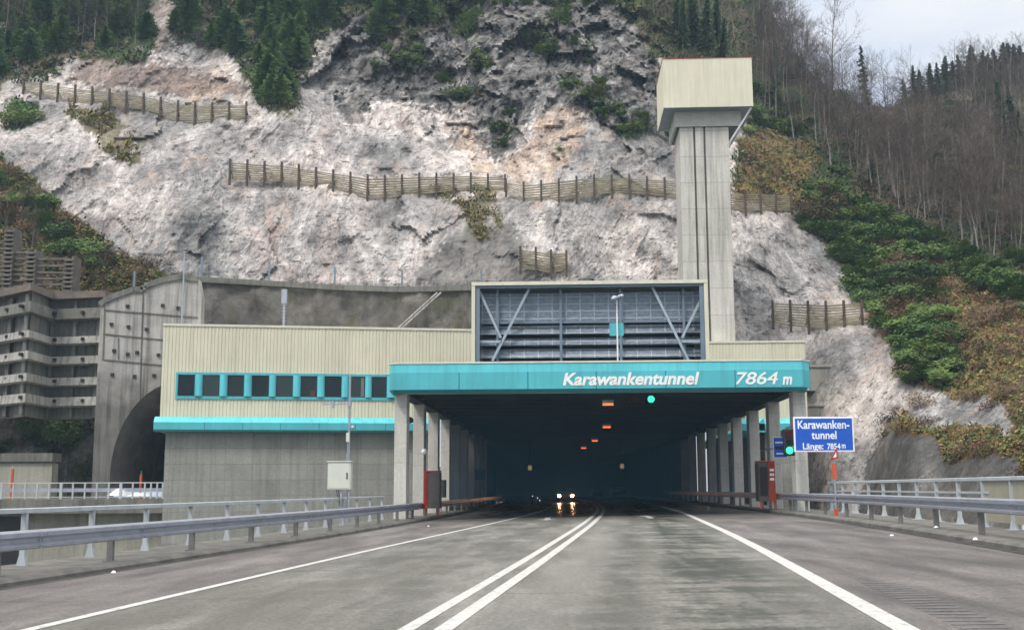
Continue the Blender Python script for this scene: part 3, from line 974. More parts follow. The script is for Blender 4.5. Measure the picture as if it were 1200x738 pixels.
for side, X in ((-1, XL), (1, XR)):
    for i, y in enumerate(COLY):
        z0 = zg(X) + .1
        m = MB(); cb(m, X - .29, X + .29, y, y + .95, z0, ZT)
        m.build('column', M['concrete'], can, bevel=.03)
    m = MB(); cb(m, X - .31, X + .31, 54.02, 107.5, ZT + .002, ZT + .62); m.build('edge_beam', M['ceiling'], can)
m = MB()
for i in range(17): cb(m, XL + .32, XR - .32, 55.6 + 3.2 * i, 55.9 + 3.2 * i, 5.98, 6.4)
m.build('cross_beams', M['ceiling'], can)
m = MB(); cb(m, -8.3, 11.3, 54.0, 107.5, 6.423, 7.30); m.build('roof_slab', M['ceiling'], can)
fl = at(455, 445, 53.0); fr = at(952, 440, 53.0)
X0, X1 = fl.x, fr.x
zt0, zt1 = at(700, 424, 53).z, at(700, 459, 53).z
# fascia: profile swept along x, mitred ends
def fascia(name, prof, mat, dx=0.0):
    # prof list of (y,z); ends chamfer back
    m = MB(); n = len(prof)
    path = [(X0 - ox, 56.0), (X0 - ox, 53.35), (X0 + .22 - ox, 53.0), (X1 - .45 - ox, 53.0), (X1 - ox, 53.5), (X1 - ox, 56.0)]
    P = [(x, y - oy, 0) for x, y in path]
    m.sweep(P, [(-o, z) for (o, z) in prof])
    return m.build(name, mat, can)
H = zt0 - zt1
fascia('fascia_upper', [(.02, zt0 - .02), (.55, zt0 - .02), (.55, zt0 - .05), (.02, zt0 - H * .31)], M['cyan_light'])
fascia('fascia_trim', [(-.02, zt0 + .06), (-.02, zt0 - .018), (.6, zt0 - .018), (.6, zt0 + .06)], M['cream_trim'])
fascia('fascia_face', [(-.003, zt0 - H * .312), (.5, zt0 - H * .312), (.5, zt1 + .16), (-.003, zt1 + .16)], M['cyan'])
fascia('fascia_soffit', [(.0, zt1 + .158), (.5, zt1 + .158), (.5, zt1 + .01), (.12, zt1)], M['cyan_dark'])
m = MB(); cb(m, -8.1, 11.1, 53.35, 53.98, ZT - .02, ZT + .10); m.build('soffit_beam', M['concrete'], can)
m = MB()
for px in (538, 618.6, 698.7, 780, 861.3):
    x = at(px, 440, 53).x
    cb(m, x - .018, x + .018, 52.992, 53.01, zt1 + .16, zt0 - H * .31)
m.build('panel_joints', M['seam'], can)


def lettering(txt, x0, x1, zb, capz, y, mat, parent, name='lettering', shear=.22, off=.018, po=(0, 0), depth=.012, sx=None):
    cu = bpy.data.curves.new(name, 'FONT'); cu.body = txt; cu.size = 1; cu.extrude = depth; cu.offset = off; cu.shear = shear
    tmp = bpy.data.objects.new('t', cu); C.objects.link(tmp)
    bpy.context.view_layer.update()
    me = bpy.data.meshes.new_from_object(tmp)
    bpy.data.objects.remove(tmp)
    xs = [v.co.x for v in me.vertices]; 
    a, b = min(xs), max(xs); cap = .729 if any(ch.isupper() or ch.isdigit() or ch in 'kltdbh' for ch in txt) else .56
    sx = (x1 - x0) / (b - a); sz = capz / cap
    for v in me.vertices:
        v.co = Vector(((v.co.x - a) * sx + x0 - po[0], y - po[1] - v.co.z * 1.0, v.co.y * sz + zb))
    me.materials.clear(); me.materials.append(mat)
    return ob(name, me, parent)


yy = 52.985
p0 = at(659.5, 451, 53); p1 = at(820, 450, 53); pc = at(659.5, 436.5, 53)
lettering('Karawankentunnel', p0.x, p1.x, p0.z, pc.z - p0.z, yy, M['white_paint'], can, po=(ox, oy), off=.03)
p0 = at(862, 450, 53); p1 = at(912, 450, 53); pc = at(862, 435.5, 53)
lettering('7864', p0.x, p1.x, p0.z, pc.z - p0.z, yy, M['white_paint'], can, po=(ox, oy), off=.012)
p0 = at(917, 450, 53); p1 = at(928.5, 450, 53)
lettering('m', p0.x, p1.x, p0.z, .40, yy, M['white_paint'], can, po=(ox, oy), off=.03)

# ------------------------------------------------------------------ tunnel bore behind the canopy
tb = thing('tunnel_bore', 'dark tunnel bore running on behind the last columns', 'tunnel', (1.5, 107, 0))
ys = [107.6 + i * 6 for i in range(36)]
pl = [(shift(y) - 1.5, y - 107, 0) for y in ys]
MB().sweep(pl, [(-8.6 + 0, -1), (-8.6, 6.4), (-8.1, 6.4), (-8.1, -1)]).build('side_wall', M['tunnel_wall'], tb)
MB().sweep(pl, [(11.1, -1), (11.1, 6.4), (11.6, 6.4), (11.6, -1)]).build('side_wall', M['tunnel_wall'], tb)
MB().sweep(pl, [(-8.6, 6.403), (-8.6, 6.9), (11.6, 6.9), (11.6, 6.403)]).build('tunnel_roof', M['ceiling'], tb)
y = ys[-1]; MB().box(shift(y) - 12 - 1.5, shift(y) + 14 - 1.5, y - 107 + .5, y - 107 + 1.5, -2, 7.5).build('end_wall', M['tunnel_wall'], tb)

# ceiling lamps
def ceil_lamp(px, py, Y, label, w):
    p = at(px, py, Y)
    t = thing('ceiling_lamp', label, 'lamp', (p.x, p.y, p.z), 0, 'orange lamps under the canopy roof')
    m = MB(); m.box(-w / 2, w / 2, -.15, .15, .06, .22); m.box(-w / 2 - .02, -w / 2, -.17, .17, -.06, .22); m.box(w / 2, w / 2 + .02, -.17, .17, -.06, .22)
    m.build('housing', M['galv'], t)
    MB().tube((0, 0, .22), (0, 0, max(.24, 6.4 - p.z)), .025).build('hanger', M['black'], t)
    MB().box(-w / 2 + .01, w / 2 - .01, -.14, .14, -.03, .058).build('lens', M['lamp_orange'], t)


ceil_lamp(712.5, 474, 57.5, 'nearest orange ceiling lamp, under the tunnel name', .52)
ceil_lamp(711, 500.5, 80, 'second orange ceiling lamp under the canopy roof', .52)
ceil_lamp(697, 516.5, 103, 'third orange ceiling lamp, deep under the canopy', .52)
ceil_lamp(684, 525, 122, 'fourth and farthest orange lamp, dim in the dark tunnel', .52)


def lens_ring(m, c, r, n=20, depth=.12):
    m.tube((c[0], c[1], c[2]), (c[0], c[1] - depth, c[2]), r, r, n)


# hanging lane signals
def hang_signal(px, py, mat, label):
    p = at(px, py, 57)
    t = thing('lane_signal', label, 'traffic light', p)
    m = MB(); m.box(-.30, .30, 0, .25, -.30, .30); m.build('housing', M['black'], t, bevel=.02)
    MB().tube((0, -.001, 0), (0, -.03, 0), .17, .16, 20).build('lens', mat, t)
    MB().tube((0, .12, .3), (0, .12, .35 + max(0, 6.4 - p.z - .35)), .03).build('hanger', M['black'], t)


hang_signal(763, 467.5, M['lamp_green'], 'lit green signal hanging from the canopy roof')
hang_signal(745, 467, M['lamp_red_off'], 'unlit round signal hanging left of the green one')


def wall_sign(px, py, Y, label):
    p = at(px, py, Y)
    t = thing('tunnel_sign', label, 'sign', p)
    MB().box(-.24, .24, 0, .15, -.28, .28).build('box', M['black'], t)
    MB().box(-.18, .18, -.012, -.001, -.22, .22).build('face', M['lamp_dim'], t)
    MB().tube((0, .1, .28), (0, .1, 6.4 - p.z), .03).build('hanger', M['black'], t)


wall_sign(621, 548, 120, 'small dim yellow sign over the left lane in the tunnel')
wall_sign(729, 546, 120, 'small dim yellow sign over the right lane in the tunnel')

# ------------------------------------------------------------------ cars
def make_car(name, label, loc, rz, paint, lights):
    t = thing(name, label, 'car', loc, rz)
    prof = [(-2.15, .30), (-2.2, .55), (-2.1, .80), (-1.3, .92), (-.55, 1.40), (.75, 1.44), (1.55, 1.02), (2.05, .98), (2.15, .7), (2.12, .30)]
    m = MB(); rows = []
    for (w, sh) in ((-.86, 1), (-.80, 0), (.80, 0), (.86, 1)): pass
    def ring(x, f):
        return [(x * (1 if z < .95 else .80), y, z) for (y, z) in prof]
    m.v += ring(-.86, 0) + ring(.86, 0); n = len(prof)
    m.f.append(tuple(range(n))); m.f.append(tuple(n + n - 1 - i for i in range(n)))
    for i in range(n):
        j = (i + 1) % n
        m.f.append((i, n + i, n + j, j))
    m.build('body', paint, t, bevel=.06)
    MB().quad((-.60, -1.235, .985), (.60, -1.235, .985), (.60, -.62, 1.375), (-.60, -.62, 1.375)).build('windscreen', M['glass'], t)
    MB().quad((-.60, .82, 1.43), (.60, .82, 1.43), (.60, 1.50, 1.07), (-.60, 1.50, 1.07)).build('rear_window', M['glass'], t)
    for s in (-1, 1):
        MB().quad((s * .80, -1.0, .98), (s * .80, 1.2, 1.0), (s * .72, .7, 1.36), (s * .72, -.5, 1.33)).build('side_window', M['glass'], t)
        MB().box(s * .95 - .09, s * .95 + .09, -.95, -.80, .92, 1.05).build('mirror', paint, t)
        for y in (-1.35, 1.35):
            w = MB().tube((s * .68, y, .31), (s * .88, y, .31), .31, .31, 20).build('wheel', M['rubber'], t)
            MB().tube((s * .882, y, .31), (s * .895, y, .31), .19, .19, 16).build('rim', M['galv'], w)
        hl = MB().tube((s * .66, -2.19, .64), (s * .66, -2.235, .64), .135, .125, 16)
        hl.build('headlight', M['lamp_head'] if lights == 'head' else M['glass'], t)
        MB().box(s * .64 - .15, s * .64 + .15, 2.13, 2.165, .72, .88).build('taillight', M['lamp_tail'] if lights == 'tail' else M['red'], t)
    MB().box(-.45, .45, -2.215, -2.195, .36, .50).build('grille', M['black'], t)
    MB().box(-.26, .26, 2.15, 2.17, .50, .61).build('number_plate', M['white_paint'], t)


p = at(663, 580, 118)
make_car('car', 'dark car with lit headlights coming out of the tunnel', (p.x, 120.2, zg(p.x, 118) + .05), 0, M['car_dark'], 'head')
p = at(725, 581, 136); make_car('car', 'car with dim red tail lights driving into the tunnel, the nearer one', (p.x, 134, zg(p.x, 136)), 0, M['car_dark'], 'tail')
p = at(698.5, 578, 182); make_car('car', 'farther car with dim red tail lights, deeper in the tunnel', (p.x, 180, zg(p.x, 182)), 0, M['car_grey'], 'tail')
for i, (px, py) in enumerate(((624, 581), (630, 583), (632.5, 586))):
    p = at(px, py, 112 - i * 4)
    t = thing('kerb_reflector', ('farthest', 'middle', 'nearest')[i] + ' of three small white reflectors at the left in the tunnel', 'reflector', (p.x, p.y, p.z), 0, 'white reflectors in the tunnel')
    MB().box(-.05, .05, -.01, .02, -.06, .06).build('lens', M['reflector'], t)
    MB().tube((0, .04, .05), (0, .04, -(p.z - zg(p.x, p.y))), .03).build('post', M['black'], t)

# ------------------------------------------------------------------ steel ventilation housing on the canopy
YH = 64.0
hx0, hx1 = at(552.5, 400, YH).x, at(831, 400, YH).x
hz1 = at(690, 329, YH).z
hz0 = 7.31
cx = (hx0 + hx1) / 2
hs = thing('ventilation_housing', 'open-fronted cream box with blue steel bracing and grey louvre wall on the canopy', 'ventilation building', (cx, YH, hz0))
W2 = (hx1 - hx0) / 2; HH = hz1 - hz0
MB().box(-W2, -W2 + .2, 0, 6, 0, HH - .2).build('side_cladding', M['cream'], hs)
MB().box(W2 - .2, W2, 0, 6, 0, HH - .2).build('side_cladding', M['cream'], hs)
MB().box(-W2, W2, -.02, 6, HH - .198, HH).build('roof', M['cream_trim'], hs)
MB().box(-W2 + .203, W2 - .203, 5.6, 5.9, 0, HH - .2).build('back_wall', M['steel_dark'], hs)
m = MB()
zq = lambda py: at(690, py, YH + 1.0).z - hz0
m.box(-W2 + .25, W2 - .25, .95, 1.05, zq(377), zq(343)); m.build('quilted_screen', M['quilt'], hs)
for (a, b) in ((391, 380), (404, 395), (419, 408)):
    mm = MB(); z0, z1 = zq(a), zq(b)
    mm.v += [(-W2 + .25, .80, z0), (W2 - .25, .80, z0), (W2 - .25, 1.15, z1), (-W2 + .25, 1.15, z1), (-W2 + .25, .90, z0 - .05), (W2 - .25, .90, z0 - .05), (W2 - .25, 1.25, z1 - .05), (-W2 + .25, 1.25, z1 - .05)]
    mm.f += [(0, 1, 2, 3), (7, 6, 5, 4), (0, 4, 5, 1), (3, 2, 6, 7), (0, 3, 7, 4), (1, 5, 6, 2)]
    mm.build('louvre', M['quilt'], hs)
for x in (-W2 + .33, W2 - .33): MB().box(x - .12, x + .12, .1, .35, 0, HH - .35).build('steel_post', M['steel_blue'], hs)
MB().box(-W2 + .21, W2 - .21, .1, .35, HH - .345, HH - .21).build('steel_beam', M['steel_blue'], hs)
for px in (583, 657, 727, 801):
    x = at(px, 360, YH + .6).x - cx
    MB().box(x - .07, x + .07, .62, .74, 0, HH - .36).build('steel_post', M['steel_blue'], hs)
MB().box(-W2 + .21, W2 - .21, .76, .9, zq(379), zq(376.5)).build('steel_beam', M['steel_blue'], hs)


def hp(px, py): p = at(px, py, YH + .5); return Vector((p.x - cx, .45, p.z - hz0))


for a, b in (((562, 341), (587, 396)), ((621, 337), (577, 423)), ((764, 336), (807, 423)), ((824, 345), (799, 396)), ((561, 400.5), (588, 400.5)), ((799, 400), (827, 400))):
    MB().bar(hp(*a), hp(*b), .14, .14, (0, 1, 0)).build('brace', M['brace'], hs)

# floodlight mast with horn and turquoise board in front of the housing
p = at(724, 423, 57)
mt = thing('camera_mast', 'thin pale mast with cameras and a turquoise board, on the canopy roof', 'mast', (p.x, 57, 7.3))
ht = at(724, 347, 57).z - 7.3
MB().tube((0, 0, 0), (0, 0, ht), .042, .036, 10).build('pole', M['sign_white'], mt)
zb = lambda py: at(724, py, 57).z - 7.3
MB().box(-.38, .32, .12, .18, zb(393), zb(378)).build('board', M['cyan'], mt)
m = MB().ball((-.12, -.1, zb(350)), .15); m.tube((-.12, -.1, zb(350)), (-.2, -.45, zb(352)), .09, .13, 10); m.sm = True; m.build('camera', M['galv'], mt)
m = MB().ball((.14, -.05, zb(348)), .11); m.tube((.14, -.05, zb(348)), (.25, -.35, zb(348)), .07, .1, 10); m.sm = True; m.build('camera', M['galv'], mt)
MB().bar((-.2, 0, zb(348) - .05), (.25, 0, zb(348) - .05), .05, .05).build('bracket', M['galv'], mt)


# ------------------------------------------------------------------ cladded buildings
def corr(m, x0, x1, z0, z1, y=0.0, pitch=.22, d=.035):
    x = x0; i = 0
    while x < x1 - 1e-6:
        e = min(x + pitch, x1); w = e - x
        pts = [(x, 0), (x + w * .55, 0), (x + w * .65, d), (x + w * .9, d), (e, 0)]
        for (a, da), (b, db) in zip(pts, pts[1:]):
            m.quad((a, y + da, z0), (b, y + db, z0), (b, y + db, z1), (a, y + da, z1))
        x = e


# left building
A = at(192, 378, 72.0); B = at(552, 388, 76.0)
ang = math.atan2(B.y - A.y, B.x - A.x)
sb = thing('service_building', 'long cream ribbed building with turquoise window strip left of the canopy', 'building', (A.x, A.y, 0), ang)
ca, sa = math.cos(ang), math.sin(ang)


def uz(px, py, off=0.0):         # pixel -> facade coordinates
    d = ray(px, py)
    nx, ny = -sa, ca
    k = ((A.x * nx + A.y * ny) + off) / (d[0] * nx + d[1] * ny)
    x, y, z = d[0] * k, d[1] * k, CAMH + d[2] * k
    return (x - A.x) * ca + (y - A.y) * sa, z


ztop = (A.z + B.z) / 2
UE = (-8.5 - A.x) / ca           # right end of the facade
w0u, wz1 = uz(206.5, 436.8); _, wz0 = uz(206.5, 466)
bz1 = uz(300, 489)[1]; bz0 = uz(300, 506)[1]
mc = MB()
corr(mc, 0, UE, wz1 + .06, ztop); corr(mc, 0, w0u, wz0 - .06, wz1 + .06); corr(mc, 0, UE, bz1 - .1, wz0 - .06)
mc.build('cladding', M['cream'], sb, recalc=False)
# upper part continues over the canopy to the steel housing
m = MB(); corr(m, UE, 23, 7.35, ztop); m.build('cladding', M['cream'], sb, recalc=False)
MB().box(UE, 23, .045, 2.5, ztop - .25, ztop).build('roof', M['cream_trim'], sb)
MB().box(-.02, UE - .003, .045, 9, ztop - .25, ztop).build('roof', M['cream_trim'], sb)
MB().box(-.04, 23, -.05, .043, ztop - .10, ztop + .05).build('roof_edge', M['cream_trim'], sb)
m = MB(); m.box(0, .1, .045, 9, bz0, ztop - .26); m.box(.1, UE, 6, 9, bz0, ztop - .26); m.build('end_wall', M['cream'], sb)
MB().box(.35, UE + .1, .35, 9, -3.7, bz0 + .02).build('base_wall', M['concrete_base'], sb)
# turquoise window strip
m = MB(); m.box(w0u, UE, -.05, .08, wz1 - .10, wz1 + .06); m.box(w0u, UE, -.07, .08, wz0 - .06, wz0 + .12)
m.box(w0u, w0u + .13, -.048, .08, wz0 + .12, wz1 - .10)
m.build('window_band', M['cyan_dark2'] if 'cyan_dark2' in M else M['cyan'], sb)
MB().box(w0u + .13, UE, .5, .55, wz0, wz1).build('room_backing', M['black'], sb)
PW = [(208.7, 228), (237.7, 257), (266.7, 285.7), (295.3, 315), (323.8, 343), (352.5, 371.5), (380.7, 400), (409, 427.7), (436, 453), (464, 482)]
pe = w0u + .13
GL = [M['glass'], plain('window_glass_green', (.014, .032, .030), .1, 0, .5), plain('window_glass_dark', (.008, .020, .022), .14, 0, .4)]
for i, (a, b) in enumerate(PW):
    ua = uz(a, 452)[0]; ub = uz(b, 452)[0]
    if i:
        MB().tube(((pe + ua) / 2, .02, wz0 + .12), ((pe + ua) / 2, .02, wz1 - .10), (ua - pe) / 2 - .004, None, 14, False).build('mullion', M['cyan_light'], sb).data.polygons.foreach_set('use_smooth', [True] * 14)
    w = MB(); w.box(ua, ua + .04, .0, .06, wz0 + .12, wz1 - .10); w.box(ub - .04, ub, .0, .06, wz0 + .12, wz1 - .10); w.box(ua + .04, ub - .04, .0, .06, wz0 + .12, wz0 + .17)
    fr_ = w.build('window', M['steel_dark'], sb)
    MB().box(ua + .04, ub - .04, .03, .045, wz0 + .17, wz1 - .10).build('pane', GL[(i * 7) % 3], fr_)
    if i == 5: MB().box(ua + .62, ub - .12, .022, .028, wz0 + .19, wz0 + .55).build('red_notice', plain('dull_red', (.09, .02, .012), .6), fr_)
    if i == 7: MB().box(ub - .26, ub - .06, .022, .028, wz0 + .19, wz1 - .16).build('curtain', plain('grey_curtain', (.16, .16, .14), .8), fr_)
    pe = ub
# projecting turquoise band
def band(m2, u0, u1, z0, z1, par, deep=.5):
    h = z1 - z0
    def prof(mm, pts, mat, nm):
        b = len(mm.v)
        for u, s in ((u0 - .28, 0), (u0, 1), (u1, 1)): pass
        for u in (u0 - .3, u1):
            for (y, z) in pts: mm.v.append((u, y, z))
        n = len(pts)
        for i in range(n):
            j = (i + 1) % n; mm.f.append((b + i, b + j, b + n + j, b + n + i))
        mm.f.append(tuple(b + i for i in range(n))); mm.f.append(tuple(b + 2 * n - 1 - i for i in range(n)))
        mm.build(nm, mat, par)
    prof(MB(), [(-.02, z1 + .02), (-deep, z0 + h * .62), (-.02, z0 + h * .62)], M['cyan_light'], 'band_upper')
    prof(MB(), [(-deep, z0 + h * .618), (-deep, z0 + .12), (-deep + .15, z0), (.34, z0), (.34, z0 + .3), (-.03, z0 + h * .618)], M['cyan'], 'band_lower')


band(None, 0, UE, bz0, bz1, sb)
m = MB()
u = 0
for px in (239.5, 284.5, 329, 374, 416.5, 452):
    u = uz(px, 497, -.5)[0]; m.box(u - .015, u + .015, -.506, -.45, bz0 + .12, bz0 + (bz1 - bz0) * .6)
m.build('panel_joints', M['seam'], sb)
# objects on its roof
def roof_pole(px, py0, py1, Y, label, r, box=False, name='lamp_pole', cat='pole'):
    p0 = at(px, py1, Y); p1 = at(px, py0, Y)
    t = thing(name, label, cat, p0)
    MB().tube((0, 0, -.4), (0, 0, p1.z - p0.z), r, r * .8, 10).build('pole', M['galv'], t)
    if box:
        MB().box(-.18, .18, -.12, .12, (p1.z - p0.z) * .62, p1.z - p0.z + .05).build('antenna_box', M['galv'], t)
        m = MB()
        for k in range(6): m.bar((-.16, 0, .3 + k * .22), (.16, 0, .3 + k * .22), .03, .03)
        m.build('rungs', M['galv'], t)
    else:
        MB().box(-.12, .12, -.08, .08, p1.z - p0.z, p1.z - p0.z + .07).build('lamp_head', M['galv'], t)
    return t


roof_pole(213, 296, 378, 75.5, 'tall thin pale pole behind the left corner of the roof', .06)
roof_pole(332.5, 340, 381, 76.5, 'stout pale antenna pole with rungs on the cream roof', .09, True, 'antenna_pole')

# right building
Y1 = 78.0
RX0 = at(832, 400, Y1).x; RX1 = at(943, 402, Y1).x; rz = at(888, 400, Y1).z
rb = thing('side_building', 'cream ribbed building with turquoise band behind the right-hand columns', 'building', (RX0, Y1, 0))
m = MB(); corr(m, -1.5, RX1 - RX0, 7.35, rz); m.build('cladding', M['cream'], rb, recalc=False)
m = MB(); corr(m, 11.9 - RX0, RX1 - RX0, bz1 - .1, 7.35); m.build('cladding', M['cream'], rb, recalc=False)
MB().box(-1.5, 12.19 - RX0, .045, 2.5, rz - .25, rz + .02).build('roof', M['cream_trim'], rb)
MB().box(13.16 - RX0, RX1 - RX0 + .03, .045, 29, rz - .25, rz + .02).build('roof', M['cream_trim'], rb)
MB().box(-1.5, RX1 - RX0 + .05, -.05, .043, rz - .10, rz + .04).build('roof_edge', M['cream_trim'], rb)
MB().box(RX1 - RX0 - .1, RX1 - RX0, .045, 29, bz0, rz - .26).build('end_wall', M['cream'], rb)
MB().box(13.05 - RX0, 13.15 - RX0, .045, 31, bz0 + .3, rz - .26).build('inner_wall', M['cream'], rb)
MB().box(13.2 - RX0, RX1 - RX0 - .2, .35, 29, -3.7, bz0 + .02).build('base_wall', M['concrete_base'], rb)
band(None, 11.9 - RX0, RX1 - RX0, bz0, bz1, rb)
h = bz1 - bz0; x = 13.05 - RX0
m = MB(); m.v += [(x - .01, -.5, bz1), (x - .4, -.5, bz0 + h * .6), (x - .4, -.5, bz0), (x + .1, -.5, bz0)]
m.v += [(a, 31, c) for (a, b, c) in m.v[:4]]; m.f += [(0, 1, 2, 3), (7, 6, 5, 4), (0, 4, 5, 1), (1, 5, 6, 2), (2, 6, 7, 3), (3, 7, 4, 0)]
m.build('side_band', M['cyan'], rb)
# left inner side wall of the canopy, behind the later columns
MB().box(-12.6, -12.2, 85.5, 107.5, -1, 11).build('canopy_side_wall', M['concrete_base'])
tag(bpy.data.objects['canopy_side_wall'], 'grey concrete side wall behind the left-hand rear columns', 'wall')

# ------------------------------------------------------------------ tower
YT = 80.0
tl = at(797.5, 200, YT).x; tr = at(856.5, 240, YT).x
hb = at(830, 126, YT - 1.2); 
tw = thing('ventilation_tower', 'tall concrete tower with an overhanging cream metal head, right of the housing', 'tower', ((tl + tr) / 2, YT, 0))
tx = (tl + tr) / 2; tw2 = (tr - tl) / 2
zs = at(830, 149, YT).z
# shaft with two vertical grooves
g = [at(px, 200, YT).x - tx for px in (813.5, 816, 825.5, 828)]
outline = [(-tw2, 0), (g[0], 0), (g[0], .18), (g[1], .18), (g[1], 0), (g[2], 0), (g[2], .18), (g[3], .18), (g[3], 0), (tw2, 0), (tw2, 3.6), (-tw2, 3.6)]
m = MB(); n = len(outline)
for z in (7.33, zs + .4):
    for (x, y) in outline: m.v.append((x, y, z))
m.f.append(tuple(range(n))); m.f.append(tuple(2 * n - 1 - i for i in range(n)))
for i in range(n):
    j = (i + 1) % n; m.f.append((i, j, n + j, n + i))
m.build('shaft', M['concrete_tower'], tw)
m = MB()
for a, b in ((g[0], g[1]), (g[2], g[3])): m.box(a + .01, b - .01, .14, .175, 7.33, zs)
m.build('groove_lining', M['concrete_dark'], tw)
YF = YT - 1.2
q0 = at(777.7, 126, YF); q1 = at(882.7, 125, YF); qt = at(830, 68.5, YF); qb = at(767, 128, YF / .935)
h0, h1 = q0.x - tx, q1.x - tx
z0 = (q0.z + q1.z) / 2; z1 = qt.z
dep = YF / .935 - YF
hd = MB(); hd.box(h0, h1, YF - YT, YF - YT + dep, z0, z1)
hd = MB(); y0_, y1_ = YF - YT, YF - YT + dep
corr(hd, h0, h1, z0, z1, y0_, .3, .008)
for (xa, dirn) in ((h0, 1), (h1, -1)):
    y = y0_
    while y < y1_ - .01:
        e = min(y + .3, y1_)
        for (a, da), (b, db) in zip([(y, 0), (y + .2, 0), (y + .22, .02), (e - .02, .02)], [(y + .2, 0), (y + .22, .02), (e - .02, .02), (e, 0)]):
            hd.quad((xa + da * dirn, a, z0), (xa + db * dirn, b, z0), (xa + db * dirn, b, z1), (xa + da * dirn, a, z1))
        y = e
hd.quad((h0, y1_, z0), (h1, y1_, z0), (h1, y1_, z1), (h0, y1_, z1))
hd.build('head', M['cream'], tw, recalc=False)
MB().box(h0 - .03, h1 + .03, y0_ - .03, y1_ + .03, z1 - .01, z1 + .025).build('roof_edge', M['red'], tw)
MB().box(h0 + .02, h1 - .02, y0_ + .03, y1_ - .02, z0 + .02, z0 + .12).build('soffit', M['steel_blue'], tw)
l0 = at(790.5, 140, YT - .15); l1 = at(868.5, 140, YT - .15); lb = at(830, 148, YT - .15)
MB().box(l0.x - tx, l1.x - tx, -.15, 4.35, lb.z, z0 + .018).build('lower_head', plain('pale_lower_head', (.46, .46, .42), .5), tw)
MB().box(l0.x - tx + .15, l1.x - tx - .15, .0, 4.2, lb.z - .04, lb.z - .003).build('lower_soffit', M['steel_dark'], tw)
for s, xx in ((1, h1),):
    for yb in (y0_ + .3, y1_ - .5):
        MB().bar((xx - s * .1, yb, z0 - .02), (s * tw2, max(.2, min(3.4, yb)), z0 - 2.3), .12, .12, (0, 1, 0)).build('bracket', M['sign_white'], tw)

# ------------------------------------------------------------------ signs, lights, boxes by the canopy
YSN = 50.5
s0 = at(931, 529.5, YSN); s1 = at(1000, 488, YSN)
sg = thing('tunnel_name_sign', 'large blue sign with white tunnel name and length, right of the canopy', 'sign', (s0.x, YSN, 0))
sw = s1.x - s0.x
MB().box(0, sw, 0, .06, s0.z, s1.z).build('border', M['sign_white'], sg, bevel=.02)
MB().box(.07, sw - .07, -.006, .02, s0.z + .07, s1.z - .07).build('face', M['sign_blue'], sg)
for x in (.35, sw - .5): MB().bar((x, .12, s0.z + .05), (x, .12, s1.z - .05), .08, .08).build('stiffener', M['galv'], sg)
for z in (s0.z + .3, s1.z - .3): MB().bar((.35, .2, z), (.35, 3.5, z), .08, .08).build('bracket', M['galv'], sg)


def sl(txt, pa, pb, pyb, pyt):
    a = at(pa, pyb, YSN); b = at(pb, pyb, YSN); c = at(pa, pyt, YSN)
    lettering(txt, a.x, b.x, a.z, c.z - a.z, YSN - .009, M['sign_white'], sg, shear=0, off=.02, po=(s0.x, YSN), depth=.003)


sl('Karawanken-', 934.8, 995.5, 502, 492)
sl('tunnel', 951, 980.5, 514, 504.5)
sl('Länge:', 941, 965, 526, 518.5)
sl('7854', 969.5, 985, 526, 519)
sl('m', 986.5, 991, 525, 519.5)

# traffic light on the first right column
p = at(925, 518, 52.6)
tlt = thing('traffic_light', 'traffic light with lit green lens beside the big blue sign', 'traffic light', (p.x, 52.6, p.z))
MB().box(-.25, .25, 0, .25, -.60, .60).build('housing', M['black'], tlt, bevel=.04)
MB().tube((0, -.001, .38), (0, -.03, .38), .15, .14, 20).build('lens', M['lamp_red_off'], tlt)
MB().tube((0, -.001, -.0), (0, -.03, -.0), .13, .12, 20).build('lens', M['glass'], tlt)
MB().tube((0, -.001, -.36), (0, -.05, -.36), .165, .155, 20).build('lens', M['lamp_green'], tlt)
MB().bar((.2, .15, 0), (.55, 1.5, 0), .06, .06).build('bracket', M['black'], tlt)

# small blue sign
p = at(914.5, 524, 56.0)
ss = thing('small_blue_sign', 'small blue sign with pale lines and dark pictogram, behind the traffic light', 'sign', (p.x, 56, p.z))
MB().box(-.34, .34, 0, .05, -.50, .50).build('border', M['sign_white'], ss)
MB().box(-.31, .31, -.006, .01, -.47, .47).build('face', M['sign_blue'], ss)
MB().box(-.24, .24, -.012, -.0065, .20, .27).build('marking', M['sign_white'], ss)
MB().box(-.20, .20, -.012, -.0065, -.33, -.26).build('marking', M['sign_white'], ss)
m = MB(); m.box(-.25, .12, -.012, -.0065, -.10, .06); m.tri((.12, -.0125, -.16), (.28, -.0125, -.02), (.12, -.0125, .12)); m.build('pictogram', M['black'], ss)
MB().bar((0, .1, 0), (-.2, 4.5, 0), .06, .06).build('bracket', M['galv'], ss)


def call_box(pl_, pr_, pt, Y, red_left, label, redmat):
    a = at(pl_, pt, Y); b = at(pr_, pt, Y); w = b.x - a.x
    zb = zg(a.x) + .22
    t = thing('emergency_cabinet', label, 'emergency cabinet', (a.x, Y, zb))
    H_ = a.z - zb; r = w * .26
    if red_left: rx0, rx1, gx0, gx1 = 0, r, r, w
    else: rx0, rx1, gx0, gx1 = w - r * 1.5, w, 0, w - r * 1.5
    MB().box(gx0, gx1, .03, 1.0, .35, H_ - .02).build('cabinet', M['grey_panel'], t, bevel=.02)
    m = MB(); m.box(rx0 + .002, rx1 - .002, 0, 1.0, .35, H_); m.box(0, w, -.01, 1.02, H_ - .0, H_ + .06); m.build('red_frame', redmat, t, bevel=.015)
    for x in (.06, w - .1): MB().box(x, x + .08, .1, .18, 0, .348).build('leg', redmat, t)
    MB().box(gx0 + .08, gx1 - .06, .018, .028, .6, H_ - .25).build('door', M['black'] if not red_left else M['grey_panel'], t)
    return t, rx0, rx1, H_


